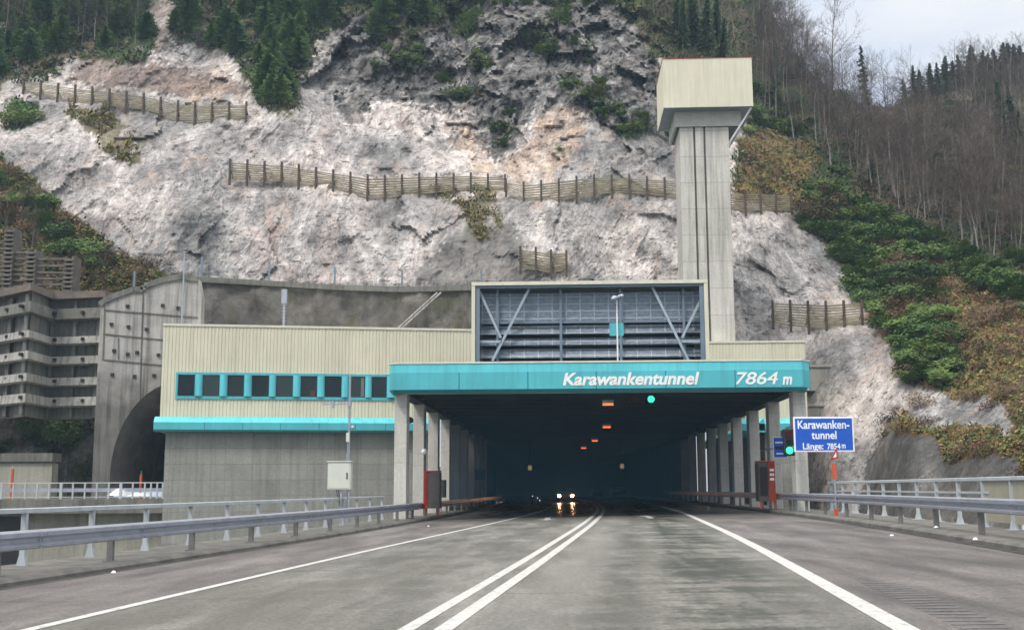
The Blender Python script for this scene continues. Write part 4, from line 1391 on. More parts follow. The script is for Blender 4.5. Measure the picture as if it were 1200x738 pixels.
call_box(497, 515, 552.5, 57, True, 'red-framed grey emergency cabinet among the left columns', M['red'])
t, r0, r1, H_ = call_box(888, 908, 541, 57, False, 'orange-framed dark emergency cabinet among the right columns', M['orange'])
m = MB()
for k in range(3): m.box(r0 + .06, r1 - .06, -.012, -.001, H_ - .45 - k * .22, H_ - .33 - k * .22)
m.build('marking', M['sign_white'], t)

# small round camera/lamp on the left columns
p = at(497, 529, 57.6)
t = thing('column_camera', 'small white dome camera on an arm by the second left column', 'camera', p)
m = MB().ball((0, 0, 0), .15, 12, 8); m.sm = True; m.build('dome', M['sign_white'], t)
e = at(478, 533, 57.6); MB().bar((0, 0, -.08), (e.x - p.x, 0, -.12), .04, .04).build('arm', M['galv'], t)
p = at(480.5, 492, 56)
t = thing('loudspeaker', 'small black horn loudspeaker beside the first left column', 'loudspeaker', p)
m = MB().tube((0, 0, 0), (0, .3, 0), .16, .06, 14); m.box(-.1, .1, .3, .5, -.1, .1); m.build('horn', M['black'], t)
MB().bar((-.08, .4, 0), (-.5, .4, 0), .05, .05).build('arm', M['black'], t)
p = at(558.5, 555.5, 100)
t = thing('grey_sign', 'small dark grey sign on the rear left columns', 'sign', p)
MB().box(-.75, .75, 0, .06, -.42, .42).build('panel', M['steel_dark'], t); MB().bar((-.5, .1, 0), (-1.1, 1.6, 0), .06, .06).build('bracket', M['black'], t)

# electrical cabinet and mast by the left parapet
YB = 44.0
c0 = at(383.5, 573.5, YB); c1 = at(411, 541, YB)
zb = zg(c0.x) + .23
eb = thing('electrical_cabinet', 'pale green-white electrical cabinet on steel legs by the left parapet', 'cabinet', (c0.x, YB, zb))
w = c1.x - c0.x
MB().box(0, w, 0, .4, c0.z - zb, c1.z - zb).build('box', M['cabinet'], eb, bevel=.02)
MB().box(.05, w - .05, -.015, -.001, c0.z - zb + .05, c1.z - zb - .06).build('door', M['cabinet'], eb, bevel=.005)
MB().box(w - .15, w - .11, -.045, -.016, (c0.z + c1.z) / 2 - zb - .12, (c0.z + c1.z) / 2 - zb + .12).build('handle', M['black'], eb)
MB().box(-.03, w + .03, -.04, .43, c1.z - zb + .001, c1.z - zb + .045).build('cap', M['cabinet'], eb)
for x in (w * .58, w * .92): MB().box(x - .035, x + .035, .1, .17, 0, c0.z - zb).build('leg', M['galv'], eb)
m = MB()
for k in range(3): m.tube((w * .35 + k * .07, .2, c0.z - zb), (w * .62, .2, .35 + k * .05), .015, None, 6)
m.build('cables', M['black'], eb)
p0 = at(407.5, 605, YB + .6); pt = at(408, 438, YB + .6)
ms = thing('sensor_mast', 'slim grey sensor mast with a cross arm behind the electrical cabinet', 'mast', (p0.x, YB + .6, zg(p0.x) + .23))
hz = pt.z - ms.location.z
MB().tube((0, 0, 0), (0, 0, hz), .05, .04, 8).build('pole', M['galv'], ms)
za = at(407, 473, YB + .6).z - ms.location.z; xa = at(378, 473, YB + .6).x - p0.x
MB().bar((.06, 0, za), (xa, 0, za - .02), .05, .05).build('cross_arm', M['galv'], ms)
m = MB(); m.box(xa * .62 - .04, xa * .62 + .04, -.05, .05, za - .16, za + .12); m.build('sensor', M['galv'], ms)
m = MB(); m.box(-.09, .07, -.12, 0.0, za - .1, za + .08); m.build('clamp', M['galv'], ms)
z2 = at(407, 501, YB + .6).z - ms.location.z
m = MB().ball((.14, -.05, z2), .08, 10, 6); m.bar((0, 0, z2), (.12, -.05, z2), .03, .03); m.build('sensor', M['galv'], ms)
m = MB(); m.box(-.10, .02, -.12, -.03, z2 - .55, z2 - .2); m.build('junction_box', M['cabinet'], ms)
m = MB(); m.tube((-.16, 0, z2 - 2.0), (-.08, 0, z2 - 1.0), .025, .02, 6); m.tube((-.02, -.07, z2 - 2.0), (-.05, -.07, z2 - .6), .015, None, 6); m.build('conduit', M['galv'], ms)
p = at(601, 0, 58)
# round mirror-like bin between columns
p = at(523, 575, 80)
t = thing('round_bin', 'small round brown-grey drum standing between the left columns', 'drum', (XL + .55, 66.5, zg(XL) + .24))
m = MB().tube((0, 0, .8), (0, 0, 1.8), .32, .32, 14); m.sm = False; m.build('drum', M['grey_panel'], t)
MB().tube((0, 0, 0), (0, 0, .8), .05).build('stand', M['galv'], t)

# orange marker post with red warning sign
p = at(980, 600, 44)
zb = zg(p.x) + .22
mp = thing('marker_post', 'orange marker post with small red and white warning sign beside the right rail', 'marker post', (p.x, 44, zb))
zz = lambda py: at(980, py, 44).z - zb
MB().tube((0, 0, 0), (0, 0, zz(531)), .035).build('pole', M['galv'], mp)
MB().box(-.10, .06, -.06, -.036, zz(561), zz(543)).build('board', M['orange'], mp)
MB().box(-.10, .06, -.06, -.036, zz(607), zz(596)).build('board', M['orange'], mp)
m = MB(); zc = zz(533)
m.v += [(-.16, -.06, zc - .20), (.16, -.06, zc - .12), (.12, -.06, zc + .30), (-.16, -.04, zc - .20), (.16, -.04, zc - .12), (.12, -.04, zc + .30)]
m.f += [(0, 1, 2), (5, 4, 3), (0, 3, 4, 1), (1, 4, 5, 2), (2, 5, 3, 0)]
m.build('warning_sign', M['red'], mp)
m = MB(); m.tri((-.05, -.063, zc - .10), (.09, -.063, zc - .07), (.08, -.063, zc + .12)); m.build('sign_face', M['sign_white'], mp)

# ------------------------------------------------------------------ left: second bridge, abutment, walls
YBR = 74.0
d0 = at(-60, 583, YBR - 1); d1 = at(196, 584, YBR - 1)
zt_ = d1.z
bd = thing('second_bridge', 'low dark-edged concrete bridge left of the service building', 'bridge', (d0.x - 40, YBR, 0))
L = d1.x - d0.x + 40
MB().box(0, L - .2, -1, 10.5, zt_ - .9, zt_).build('deck', M['concrete_dark'], bd)
MB().box(-1, L - .1, .2, 10.5, -3.7, zt_ - .903).build('abutment', M['concrete_low'], bd)
m = MB(); xx = at(0, 640, YBR).x - bd.location.x
MB().box(xx - 1.2, xx + 1.3, .15, .198, -3.7, at(0, 605, YBR).z).build('opening', M['black'], bd)
zr = at(100, 565.5, YBR - .8).z - zt_
br = thing('bridge_railing', 'white post and rail fence on the low bridge at left', 'railing', (d0.x, YBR - .8, zt_))
e = d1.x - d0.x - .35
m = MB()
MB().bar((0, 0, zr), (e, 0, zr), .07, .07).build('top_rail', M['rail_paint'], br)
MB().bar((0, 0, zr * .12), (e, 0, zr * .12), .05, .05).build('bottom_rail', M['rail_paint'], br)
MB().bar((0, 1.2, zr * .55), (e, 1.2, zr * .55), .05, .24).build('guard_beam', M['galv_blue'], br)
x = e; k = 0
while x > 0 and k < 60:
    wd = .05 if k % 5 else .09
    MB().box(x - wd, x + wd, -.04, .04, 0, zr - .036).build('post', M['rail_paint'], br)
    x -= .78 if k > 2 else .4; k += 1


def snow_heap(px, py, w, h, Y, label):
    p = at(px, py, Y); t = MB()
    n = 12; rng = random.Random(int(px))
    t.v.append((0, 0, h))
    for r in (.5, 1):
        for i in range(n):
            a = 2 * PI * i / n
            q = r * (1 + rng.uniform(-.35, .35))
            t.v.append((w / 2 * q * math.cos(a), w / 3 * q * math.sin(a), (h * rng.uniform(.4, .9) if r < 1 else -.02)))
    for i in range(n):
        j = (i + 1) % n
        t.f.append((0, 1 + i, 1 + j)); t.f.append((1 + i, 1 + n + i, 1 + n + j, 1 + j))
    t.sm = True
    o = t.build('snow_patch', M['snow']); o.location = p; tag(o, label, 'snow patch', 'snow patches')


snow_heap(140, 580, 1.3, .45, YBR + .3, 'larger snow heap behind the white bridge fence')
snow_heap(165, 580.5, 1.5, .2, YBR + .3, 'flat snow heap behind the white bridge fence, near the tunnel mouth')
for i, (px, py, lab) in enumerate(((133, 670, 'white snow lump in the left gutter, nearest the camera'), (502, 616, 'tiny snow lump in the left gutter by the red cabinet'), (1097, 617, 'white snow lump behind the right guard rail'), (1143, 631, 'snow lump on the right kerb'), (1045, 627, 'small snow lump on the road by the right kerb'))):
    p = atg(px, py, .2 if i in (2, 3) else 0.01); snow_heap(px, py, .11, .03, p.y, lab)

# anchored panel wall with arch
YP = 80.0
def pz(px, py, Y=YP): p = at(px, py, Y); return (p.x, p.z)
top = [(118, 357), (122, 353), (135, 347), (158, 339), (168, 340), (170, 335), (192, 328), (215, 324), (222, 326), (232, 327), (236, 350)]
cxp, czp = pz(207, 556); rx_o = cxp - pz(129, 556)[0]; rz_o = pz(207, 447)[1] - czp
arch = [(cxp + rx_o * math.cos(a), czp + rz_o * math.sin(a)) for a in [PI - PI * i / 24 * .56 for i in range(25)]]
poly = [pz(*q) for q in top]
xr = poly[-1][0]
arch = [q for q in arch if q[0] < xr - .05]
outl = [pz(118, 357)] + poly[1:] + [(xr, arch[-1][1])] + list(reversed(arch)) + [(arch[0][0], zt_ - .05), (poly[0][0], zt_ - .05)]
aw = thing('anchored_wall', 'pale concrete panel wall with anchor heads and a dark arch, left of the building', 'retaining wall', (0, YP, 0))
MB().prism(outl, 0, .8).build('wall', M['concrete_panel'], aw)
m = MB()
def seg(a, b, w=.12, y=-.03): m.bar(Vector((pz(*a)[0], y, pz(*a)[1])), Vector((pz(*b)[0], y, pz(*b)[1])), .07, w, (0, 1, 0))
for a, b in (((122, 363), (232, 372)), ((121, 391), (232, 402)), ((120, 421), (214, 430))): seg(a, b)
for a, b in (((123, 356), (121, 421)), ((168, 342), (164, 470)), ((139, 396), (139, 421))): seg(a, b, .10, -.04)
m.build('joints', M['concrete_dark'], aw)
m = MB()
for a, b in zip(top, top[1:-1]): m.bar(Vector((pz(*a)[0], -.05, pz(*a)[1])), Vector((pz(*b)[0], -.05, pz(*b)[1])), .4, .22, (0, 1, 0))
m.build('coping', M['concrete_dark'], aw)
for (px, py) in ((150, 359), (191, 358), (209, 361), (131, 380), (151, 383), (172, 386), (134, 411), (161, 413), (186, 416), (132, 439), (158, 441), (150, 415), (181, 440), (207, 388)):
    x, z = pz(px, py); q = MB(); q.box(x - .11, x + .11, -.14, -.001, z - .11, z + .11); q.build('anchor_head', M['black'], aw)
# flared tunnel lining
def archring(f, n=28): return [(cxp + rx_o * f * math.cos(a), czp + rz_o * f * math.sin(a)) for a in [PI * (1.06 - 1.12 * i / n) for i in range(n + 1)]]
rings = [(1.0, .05), (.93, .3), (.86, .9), (.80, 2.2), (.76, 4), (.74, 12)]
m = MB()
for (f, y) in rings:
    for (x, z) in archring(f): m.v.append((x, y, z))
n = 29
for i in range(len(rings) - 1):
    for k in range(n - 1): m.f.append((i * n + k, i * n + k + 1, (i + 1) * n + k + 1, (i + 1) * n + k))
m.sm = True; m.build('arch_lining', weathered('lining', (.09, .087, .08), .85, .5, 1.2, .6, (.05, .05, .045), bump=.4), aw)
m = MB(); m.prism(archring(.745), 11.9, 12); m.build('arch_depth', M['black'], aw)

# ribbed retaining wall (left edge)
plan = [(-140, 84), (-60, 82.5), (0, 79.5), (24, 77), (50, 80.8), (120, 80.3)]
base_pts = []
for (px, Y) in plan:
    p = at(px, 450, Y); base_pts.append((p.x, Y))
rwl = thing('ribbed_retaining_wall', 'dark stained retaining wall with horizontal ribs at the far left', 'retaining wall', (0, 0, 0))
zt2 = at(100, 345, 80.5).z; zb2 = at(100, 480, 80.5).z
m = MB(); m.sweep([(x, y + .9, 0) for x, y in base_pts], [(-.5, zb2 - .6), (-.5, zt2), (0, zt2), (0, zb2 - .6)]); m.build('wall', M['concrete_dark'], rwl)
ribc = concrete('rib_concrete', (.40, .39, .36), 60, 60, .9, .1, .35)
for k, (ya, yb_) in enumerate(((360, 373), (393, 402), (416, 426), (441, 451), (464, 475))):
    za, zc = at(100, ya, 80.5).z, at(100, yb_, 80.5).z
    m = MB(); m.sweep([(x, y + .7, 0) for x, y in base_pts], [(.0, zc + .1), (.0, za), (.75, za - .05), (.85, zc), (.3, zc - .1)]); m.build('rib', M['concrete_dark'] if k == 0 else ribc, rwl)
    for px, Y in ((8, 78.9), (24, 77.3), (38, 79), (64, 80.8), (97, 80.5), (-30, 81)):
        x, z = at(px, (ya + yb_) / 2, Y - .1).x, (za + zc) / 2
        q = MB(); q.box(x - .1, x + .1, Y - .25, Y + .3, z - .1, z + .12); q.build('anchor_head', M['black'], rwl)
for px, Y in ((24, 77.3), (55, 80.8), (82, 80.6), (110, 80.5), (5, 79), (-25, 81)):
    x = at(px, 420, Y).x; q = MB(); q.box(x - .12, x + .12, Y + .45, Y + .95, zb2 - .5, zt2 - .4); q.build('pilaster', M['concrete_dark'], rwl)
m = MB(); m.sweep([(x, y + .6, 0) for x, y in base_pts], [(-.6, zt2 - .25), (-.6, zt2 + .25), (.7, zt2 + .25), (.7, zt2 - .25)]); m.build('coping', weathered('rusty_coping', (.17, .14, .12), .9, .4, 1, .4), rwl)
# low wall ledge and lower slope
p = at(0, 530, 80)
lw = thing('low_ledge_wall', 'low stained concrete ledge wall behind the white fence at far left', 'wall', (p.x - 8, 80, zt_ - .1))
hx = at(62, 530, 80).x - p.x + 8
MB().box(0, hx, 0, 1, 0, at(0, 541, 80).z - zt_).build('wall', M['concrete_low'], lw)
MB().box(0, hx + .1, -.25, 1.2, at(0, 541, 80).z - zt_ + .1, at(0, 531, 80).z - zt_ + .1).build('coping', M['concrete_dark'], lw)
for i, (px, lab) in enumerate(((14, 'orange marker rod at the far left behind the white fence'), (165, 'orange marker rod in front of the dark arch'))):
    p0 = at(px, 566, YBR + 2); p1 = at(px, 549 if i == 0 else 556, YBR + 2)
    t = thing('marker_rod', lab, 'marker', (p0.x, p0.y, zt_))
    MB().tube((0, 0, 0), (0, 0, p1.z - zt_), .10, .09, 8).build('rod', M['orange'], t)
    MB().tube((0, 0, p1.z - zt_), (0, 0, p1.z - zt_ + .25), .03, .02, 6).build('tip', M['galv'], t)

# crib wall of stacked beams
cr = thing('crib_wall', 'stacked concrete beam crib wall above the ribbed wall at far left', 'crib wall', (0, 83, 0))
stacks = [(8, 272, 350), (35, 294, 350), (80, 302, 348)]
zt3 = []
for (px, pt_, pb) in stacks:
    a = at(px, pb, 83); b = at(px, pt_, 83); z = a.z; m = MB()
    while z < b.z:
        m.box(a.x - .38, a.x + .38, -.3, 1.1, z, z + .16); m.box(a.x - .38, a.x - .2, -.2, 1, z + .161, z + .33); m.box(a.x + .2, a.x + .38, -.2, 1, z + .161, z + .33)
        z += .335
    m.build('header_stack', M['crib'] if 'crib' in M else M.setdefault('crib', weathered('crib_concrete', (.15, .135, .115), .9, .4, 1.5, .5, (.05, .045, .04), bump=.3)), cr)
for (s0_, s1_, n_, yt) in ((stacks[0], stacks[1], 9, 296), (stacks[1], stacks[2], 7, 304), ((-70, 0, 0), stacks[0], 10, 285)):
    for k in range(n_):
        yp = 348 - (348 - yt) * k / (n_ - 1)
        a = at(s0_[0] + 4, yp, 83); b = at(s1_[0] - 4, yp, 83)
        MB().bar((a.x, .1, a.z), (b.x, .1, b.z + random.uniform(-.1, .1)), .25, .16).build('stretcher_beam', M['crib'], cr)

# shotcrete retaining wall behind the left building
rt = [(205, 325), (225, 327), (300, 331), (400, 337), (470, 339), (560, 337), (600, 338)]
YW = 85.0
w_ = thing('rock_retaining_wall', 'dark mossy sprayed-concrete wall between the cream roof and the cliff', 'retaining wall', (0, YW, 0))
nx, nz = 120, 16
m = MB()
for i in range(nx + 1):
    px = 205 + (600 - 205) * i / nx
    ty = interp(rt, px); zt4 = at(px, ty, YW).z
    for k in range(nz + 1):
        zlo = 4 if px < 470 else 7.6; z = zlo + (zt4 - zlo) * k / nz
        x = at(px, ty, YW).x
        m.v.append((x, mn.fractal(Vector((x * .5, z * .5, 7)), 1, 2, 4) * .5 - (1 - k / nz) * .6, z))
for i in range(nx):
    for k in range(nz):
        a = i * (nz + 1) + k; m.f.append((a, a + nz + 1, a + nz + 2, a + 1))
m.sm = True
tshot = NT('mossy_shotcrete')
nn = tshot.noise(tshot.mapped(), .5, 8, .65, .5); n2_ = tshot.noise(tshot.mapped((1, 1, .5)), 1.4, 8, .7)
cc = tshot.ramp(nn, [(.36, (.05, .045, .04)), (.5, (.13, .118, .105)), (.64, (.24, .225, .20))])
mo = tshot.ramp(tshot.noise(tshot.mapped((1, 1, .6), loc=(7, 3, 3)), .35, 5, .7), [(.52, 0), (.60, .8)])
cc = tshot.mix(mo, cc, (.075, .08, .02)); cc = tshot.mix(.4, cc, tshot.ramp(n2_, [(.3, (.03, .03, .027)), (.7, (.2, .19, .17))]))
tshot.color(cc); tshot.rough(.95); b_ = tshot.bump(nn, .8, .4); tshot.bump(n2_, .7, .12, b_)
m.build('wall', tshot.m, w_)
m = MB(); pts = [at(px, interp(rt, px), YW) for px in range(205, 601, 15)]
m.sweep([(p.x, p.y - YW, p.z) for p in pts], [(-.3, -.25), (-.3, .15), (.35, .15), (.35, -.25)]); m.build('coping', M['concrete_dark'], w_)
# diagonal pipe pair on that wall
a, b = at(466, 385, 83.9), at(512, 342, 83.9)
t = thing('drain_pipe', 'pair of pale diagonal pipes on the dark wall left of the steel housing', 'pipe', a)
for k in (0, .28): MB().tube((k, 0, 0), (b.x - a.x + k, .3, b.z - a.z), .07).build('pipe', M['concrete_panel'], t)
# fence posts with mesh on top
fp = thing('wire_fence', 'wire fence with thin grey posts along the top of the dark wall', 'fence', at(220, 327, YW))
o0 = fp.location
posts = [(157, 318, 337), (236, 301, 327), (315, 306, 332), (392, 313, 337), (471, 316, 339), (564, 316, 337), (548, 318, 337)]
def tall(px, pt_, pb):
    a = at(px, pb, YW) - o0; b = at(px, pt_, YW) - o0
    MB().box(a.x - .07, a.x + .07, a.y - .05, a.y + .05, a.z, b.z).build('post', M['steel_blue'], fp)
for q in posts[:6]: tall(*q)
m = MB(); pr = None
for px in range(225, 560, 6):
    py = interp(rt, px); a = at(px, py - 1, YW) - o0; b = at(px, py - 22, YW) - o0
    m.tube(a, b, .008, None, 3, False)
    if pr:
        for k in (1, .66, .33): m.tube(pr[0].lerp(pr[1], k), a.lerp(b, k), .010, None, 3, False)
    pr = (a, b)
m.build('wire_mesh', M['galv'], fp)

# concrete patches on the right of the cliff
for i, (x0, x1, y0, y1, Y, lab) in enumerate(((946, 1014, 426, 458, 85.6, 'upper pale concrete block set in the rock right of the canopy'), (944, 1001, 472, 500, 83.6, 'lower pale concrete block set in the rock behind the blue sign'))):
    a = at(x0, y1, Y); b = at(x1, y0, Y)
    t = thing('concrete_block', lab, 'retaining block', (a.x, Y, a.z))
    MB().box(0, b.x - a.x, 0, 6, 0, b.z - a.z - .25).build('block', M['concrete_base'], t, bevel=.05)
    MB().box(-.1, b.x - a.x + .1, -.12, 6, b.z - a.z - .247, b.z - a.z - .1).build('coping', M['concrete_base'], t, bevel=.03)


# ------------------------------------------------------------------ timber avalanche fences on the cliff
def timber_fence(pts, label, step_px, slats, Y=None, dark=False):
    """pts: (px, py_top, py_bottom) along the fence"""
    def pt(px):
        for a, b in zip(pts, pts[1:]):
            if a[0] <= px <= b[0]:
                k = (px - a[0]) / (b[0] - a[0]); return a[1] + (b[1] - a[1]) * k, a[2] + (b[2] - a[2]) * k
        return pts[-1][1:]
    def yy_(px):
        ys_ = []
        for d in (-12, 0, 12):
            for f in (0.2, .8):
                t_, b_ = pt(min(max(px + d, pts[0][0]), pts[-1][0])); ys_.append(on_terrain(px + d, t_ + (b_ - t_) * f).y)
        return min(ys_) - .5
    n = max(1, round((pts[-1][0] - pts[0][0]) / step_px))
    xs = [pts[0][0] + (pts[-1][0] - pts[0][0]) * i / n for i in range(n + 1)]
    YY = [yy_(x) for x in xs]
    YY = [(YY[max(i - 1, 0)] + YY[i] + YY[min(i + 1, n)]) / 3 for i in range(n + 1)]
    rng = random.Random(len(label))
    b0 = at(xs[0], pt(xs[0])[1], YY[0])
    t = thing('avalanche_fence', label, 'timber fence', b0)
    for i, px in enumerate(xs):
        tp, bp = pt(px); a = at(px, bp + 3, YY[i]) - b0; b = at(px, tp - 3 - rng.uniform(0, 1.5), YY[i]) - b0
        MB().box(a.x - .085, a.x + .085, -.10 + a.y, .10 + a.y, a.z - .3, b.z).build('post', M['timber_dark'], t)
        MB().bar(b + Vector((0, .12, -.6)), a + Vector((0, 2.0, -.2)), .1, .1, (1, 0, 0)).build('strut', M['timber_dark'], t)
    for i in range(n):
        m = MB()
        for k in range(slats):
            f = (k + .5) / slats
            t0, b_0 = pt(xs[i]); t1, b_1 = pt(xs[i + 1])
            j0, j1 = rng.uniform(-.35, .35), rng.uniform(-.35, .35)
            a = at(xs[i] - .8, t0 + (b_0 - t0) * f + j0, YY[i]) - b0; b = at(xs[i + 1] + .8, t1 + (b_1 - t1) * f + j1, YY[i + 1]) - b0
            h = (b_0 - t0) / slats * YY[i] / 1350
            off = Vector((0, .14 + .002 * k, 0))
            m.bar(a + off, b + off, .07, h * .60)
        m.build('slat_panel', M['timber'], t)
    return t


timber_fence([(27, 95, 107), (90, 104, 120), (135, 108, 125), (180, 115, 130), (212, 123, 146), (240, 124, 143), (288, 123, 138)], 'long timber fence high on the cliff at upper left', 20.5, 8)
timber_fence([(269, 190, 210), (330, 194, 213), (392, 203, 220), (432, 209, 234), (490, 207, 228), (545, 206, 222), (592, 208, 224)], 'middle timber fence crossing the cliff left of centre', 20.2, 8)
timber_fence([(593, 213, 224), (615, 217, 239), (650, 213, 236), (705, 207, 226), (745, 209, 226), (800, 212, 232)], 'timber fence from the cliff centre to the tower', 20, 8)
timber_fence([(856, 226, 246), (900, 227, 247), (928, 229, 246)], 'short timber fence just right of the tower', 20, 8)
timber_fence([(610, 292, 314), (625, 293, 316), (641, 297, 321), (664, 296, 316)], 'small timber fence panel low on the cliff above the housing', 15.5, 8)
timber_fence([(906, 355, 378), (940, 355, 384), (965, 357, 385), (985, 356, 383), (1011, 354, 379)], 'wide timber fence on the rock right of the canopy', 21, 9)

# ------------------------------------------------------------------ vegetation
def ground_frame(px, py): return on_terrain(px, py)


def bare_tree_meshes(seed, H=10.0, spread=.35, twigs=1.0):
    rng = random.Random(seed)
    tr = MB(); cw = MB()
    pts = []; p = Vector((0, 0, -.4)); d = Vector((rng.uniform(-.06, .06), rng.uniform(-.06, .06), 1)).normalized()
    nseg = 7; r = .125
    for i in range(nseg):
        q = p + d * (H * .82 / nseg + (.4 if i == 0 else 0)); r2 = r * .80
        tr.tube(p, q, r, r2, 6, False); pts.append((p.copy(), q.copy(), r)); p = q; r = r2
        d = (d + Vector((rng.uniform(-.09, .09), rng.uniform(-.09, .09), .03))).normalized()

    def branch(p, d, L, r, lev):
        n = 3
        for i in range(n):
            q = p + d * (L / n)
            if lev >= 2:
                s = d.orthogonal().normalized() * max(r, .013); cw.tri(p - s, p + s, q)
                s2 = d.cross(s).normalized() * max(r, .013); cw.tri(p - s2, p + s2, q)
            else: cw.tube(p, q, r, r * .72, 3, False)
            r *= .72
            if lev < 3:
                for k in range(2 if lev < 2 else int(1 + twigs)):
                    a = rng.uniform(0, 2 * PI); o = d.orthogonal().normalized(); w = d.cross(o)
                    side = (o * math.cos(a) + w * math.sin(a))
                    nd = (d * .75 + side * rng.uniform(.5, .9) + Vector((0, 0, .25))).normalized()
                    branch(q, nd, L * rng.uniform(.42, .62), r * .62, lev + 1)
            p = q; d = (d + Vector((rng.uniform(-.18, .18), rng.uniform(-.18, .18), rng.uniform(0, .16)))).normalized()
    for i, (a, b, r) in enumerate(pts):
        if i < 2: continue
        for k in range(3):
            f = rng.random(); s = a.lerp(b, f); ang = rng.uniform(0, 2 * PI)
            up = .5 + .5 * (i / nseg)
            dd = Vector((math.cos(ang), math.sin(ang), up * 1.2)).normalized()
            branch(s, dd, H * spread * (1 - .45 * i / nseg) * rng.uniform(.6, 1.1), r * .42, 1)
    branch(pts[-1][1], Vector((0, 0, 1)), H * .2, r * .8, 1)
    return tr.mesh('trunk', M['bark'], False), cw.mesh('crown', M['twig'], False)


def conifer_meshes(seed, H=9.0, Rr=1.9, mat='conifer', dens=1.0, sparse=False):
    rng = random.Random(seed); tr = MB(); cw = MB()
    tr.tube((0, 0, -.4), (0, 0, H * .97), .16, .02, 7, False)
    nb = int(190 * dens)
    for i in range(nb):
        f = (i / nb) ** .85; z = H * (.10 + .88 * f); ang = rng.uniform(0, 2 * PI)
        L = Rr * ((1 - f) ** .85 if mat != 'pine' else math.sqrt(max(0, 1 - f * f)) * (.5 + .5 * min(1, f * 4))) * rng.uniform(.55, 1.15) + .12
        if sparse: L *= rng.choice((.5, .8, 1.2))
        d = Vector((math.cos(ang), math.sin(ang), rng.uniform(-.35, .05))).normalized(); s = Vector((-math.sin(ang), math.cos(ang), 0))
        n = max(2, int(L / .28)); p = Vector((0, 0, z))
        for k in range(n):
            t = (k + .5) / n; c = p + d * (L * t) + Vector((0, 0, -.25 * t * t * L + .12 * (t > .8)))
            wdt = (.34 * (1 - t) + .12) * rng.uniform(.7, 1.3) * (L / Rr * .6 + .6)
            up = Vector((rng.uniform(-.3, .3), rng.uniform(-.3, .3), 1)).normalized()
            q = L / n * .8
            cw.quad(c - d * q - s * wdt * .4, c - s * wdt + Vector((0, 0, -.12)), c + d * q, c + s * wdt + Vector((0, 0, -.12)))
            if rng.random() < .5:
                cw.tri(c - d * q, c + d * q, c + Vector((rng.uniform(-.1, .1), 0, -.34)))
    return tr.mesh('trunk', M['bark'], False), cw.mesh('crown', M[mat], False)


def bush_meshes(seed, mat='bush', n=420, R0=1.0, H=1.3, leaf=.085):
    rng = random.Random(seed); st = MB(); cw = MB()
    for k in range(5):
        a = rng.uniform(0, 6.28); st.tube((0, 0, -.3), (math.cos(a) * .5 * R0, math.sin(a) * .5 * R0, H * .7), .04, .015, 4, False)
    lobes = [(Vector((rng.uniform(-.6, .6) * R0, rng.uniform(-.6, .6) * R0, rng.uniform(.3, .85) * H)), rng.uniform(.3, .6) * R0) for _ in range(9)]
    for i in range(n):
        c, r = rng.choice(lobes)
        v = Vector((rng.gauss(0, 1), rng.gauss(0, 1), rng.gauss(0, 1))).normalized() * r * rng.uniform(.5, 1.15)
        p = c + v; a = Vector((rng.gauss(0, 1), rng.gauss(0, 1), rng.gauss(0, .7))).normalized(); b = a.orthogonal().normalized()
        l = leaf * rng.uniform(.6, 1.5)
        cw.quad(p - a * l, p - b * l * .55, p + a * l, p + b * l * .55)
    return st.mesh('stem', M['bark'], False), cw.mesh('foliage', M[mat], False)


BARE = [bare_tree_meshes(s, 10, .33 + .05 * (s % 3), 1.0) for s in range(5)]
CON = [conifer_meshes(20 + s, 9, 1.7 + .2 * (s % 3)) for s in range(3)]
CONS = [conifer_meshes(40 + s, 9, 1.1, 'conifer', .55, True) for s in range(2)]
PINE = [conifer_meshes(60 + s, 5.2, 1.9, 'pine', 1.5) for s in range(3)]
BUSH = [bush_meshes(80 + s, 'bush', 1100) for s in range(3)]
DRY = [bush_meshes(90 + s, 'dry', 700, 1.0, 1.1, .06) for s in range(2)]
RV = random.Random(11)


def plant(meshes, kind, parts, px, py, hpx, h0, label, cat, group, wide=1.0, lean=0):
    p = on_terrain(px, py)
    d = p.y
    s = hpx * d / 1350 / h0
    t = bpy.data.objects.new(kind, None); C.objects.link(t); t.location = p; t.empty_display_size = .3
    t.scale = (s * wide, s * wide, s); t.rotation_euler = (RV.uniform(-.09, .09), RV.uniform(-.09, .09) + lean, RV.uniform(0, 6.28))
    tag(t, label, cat, group)
    for nm, me in zip(parts, meshes): ob(nm, me, t)
    return t


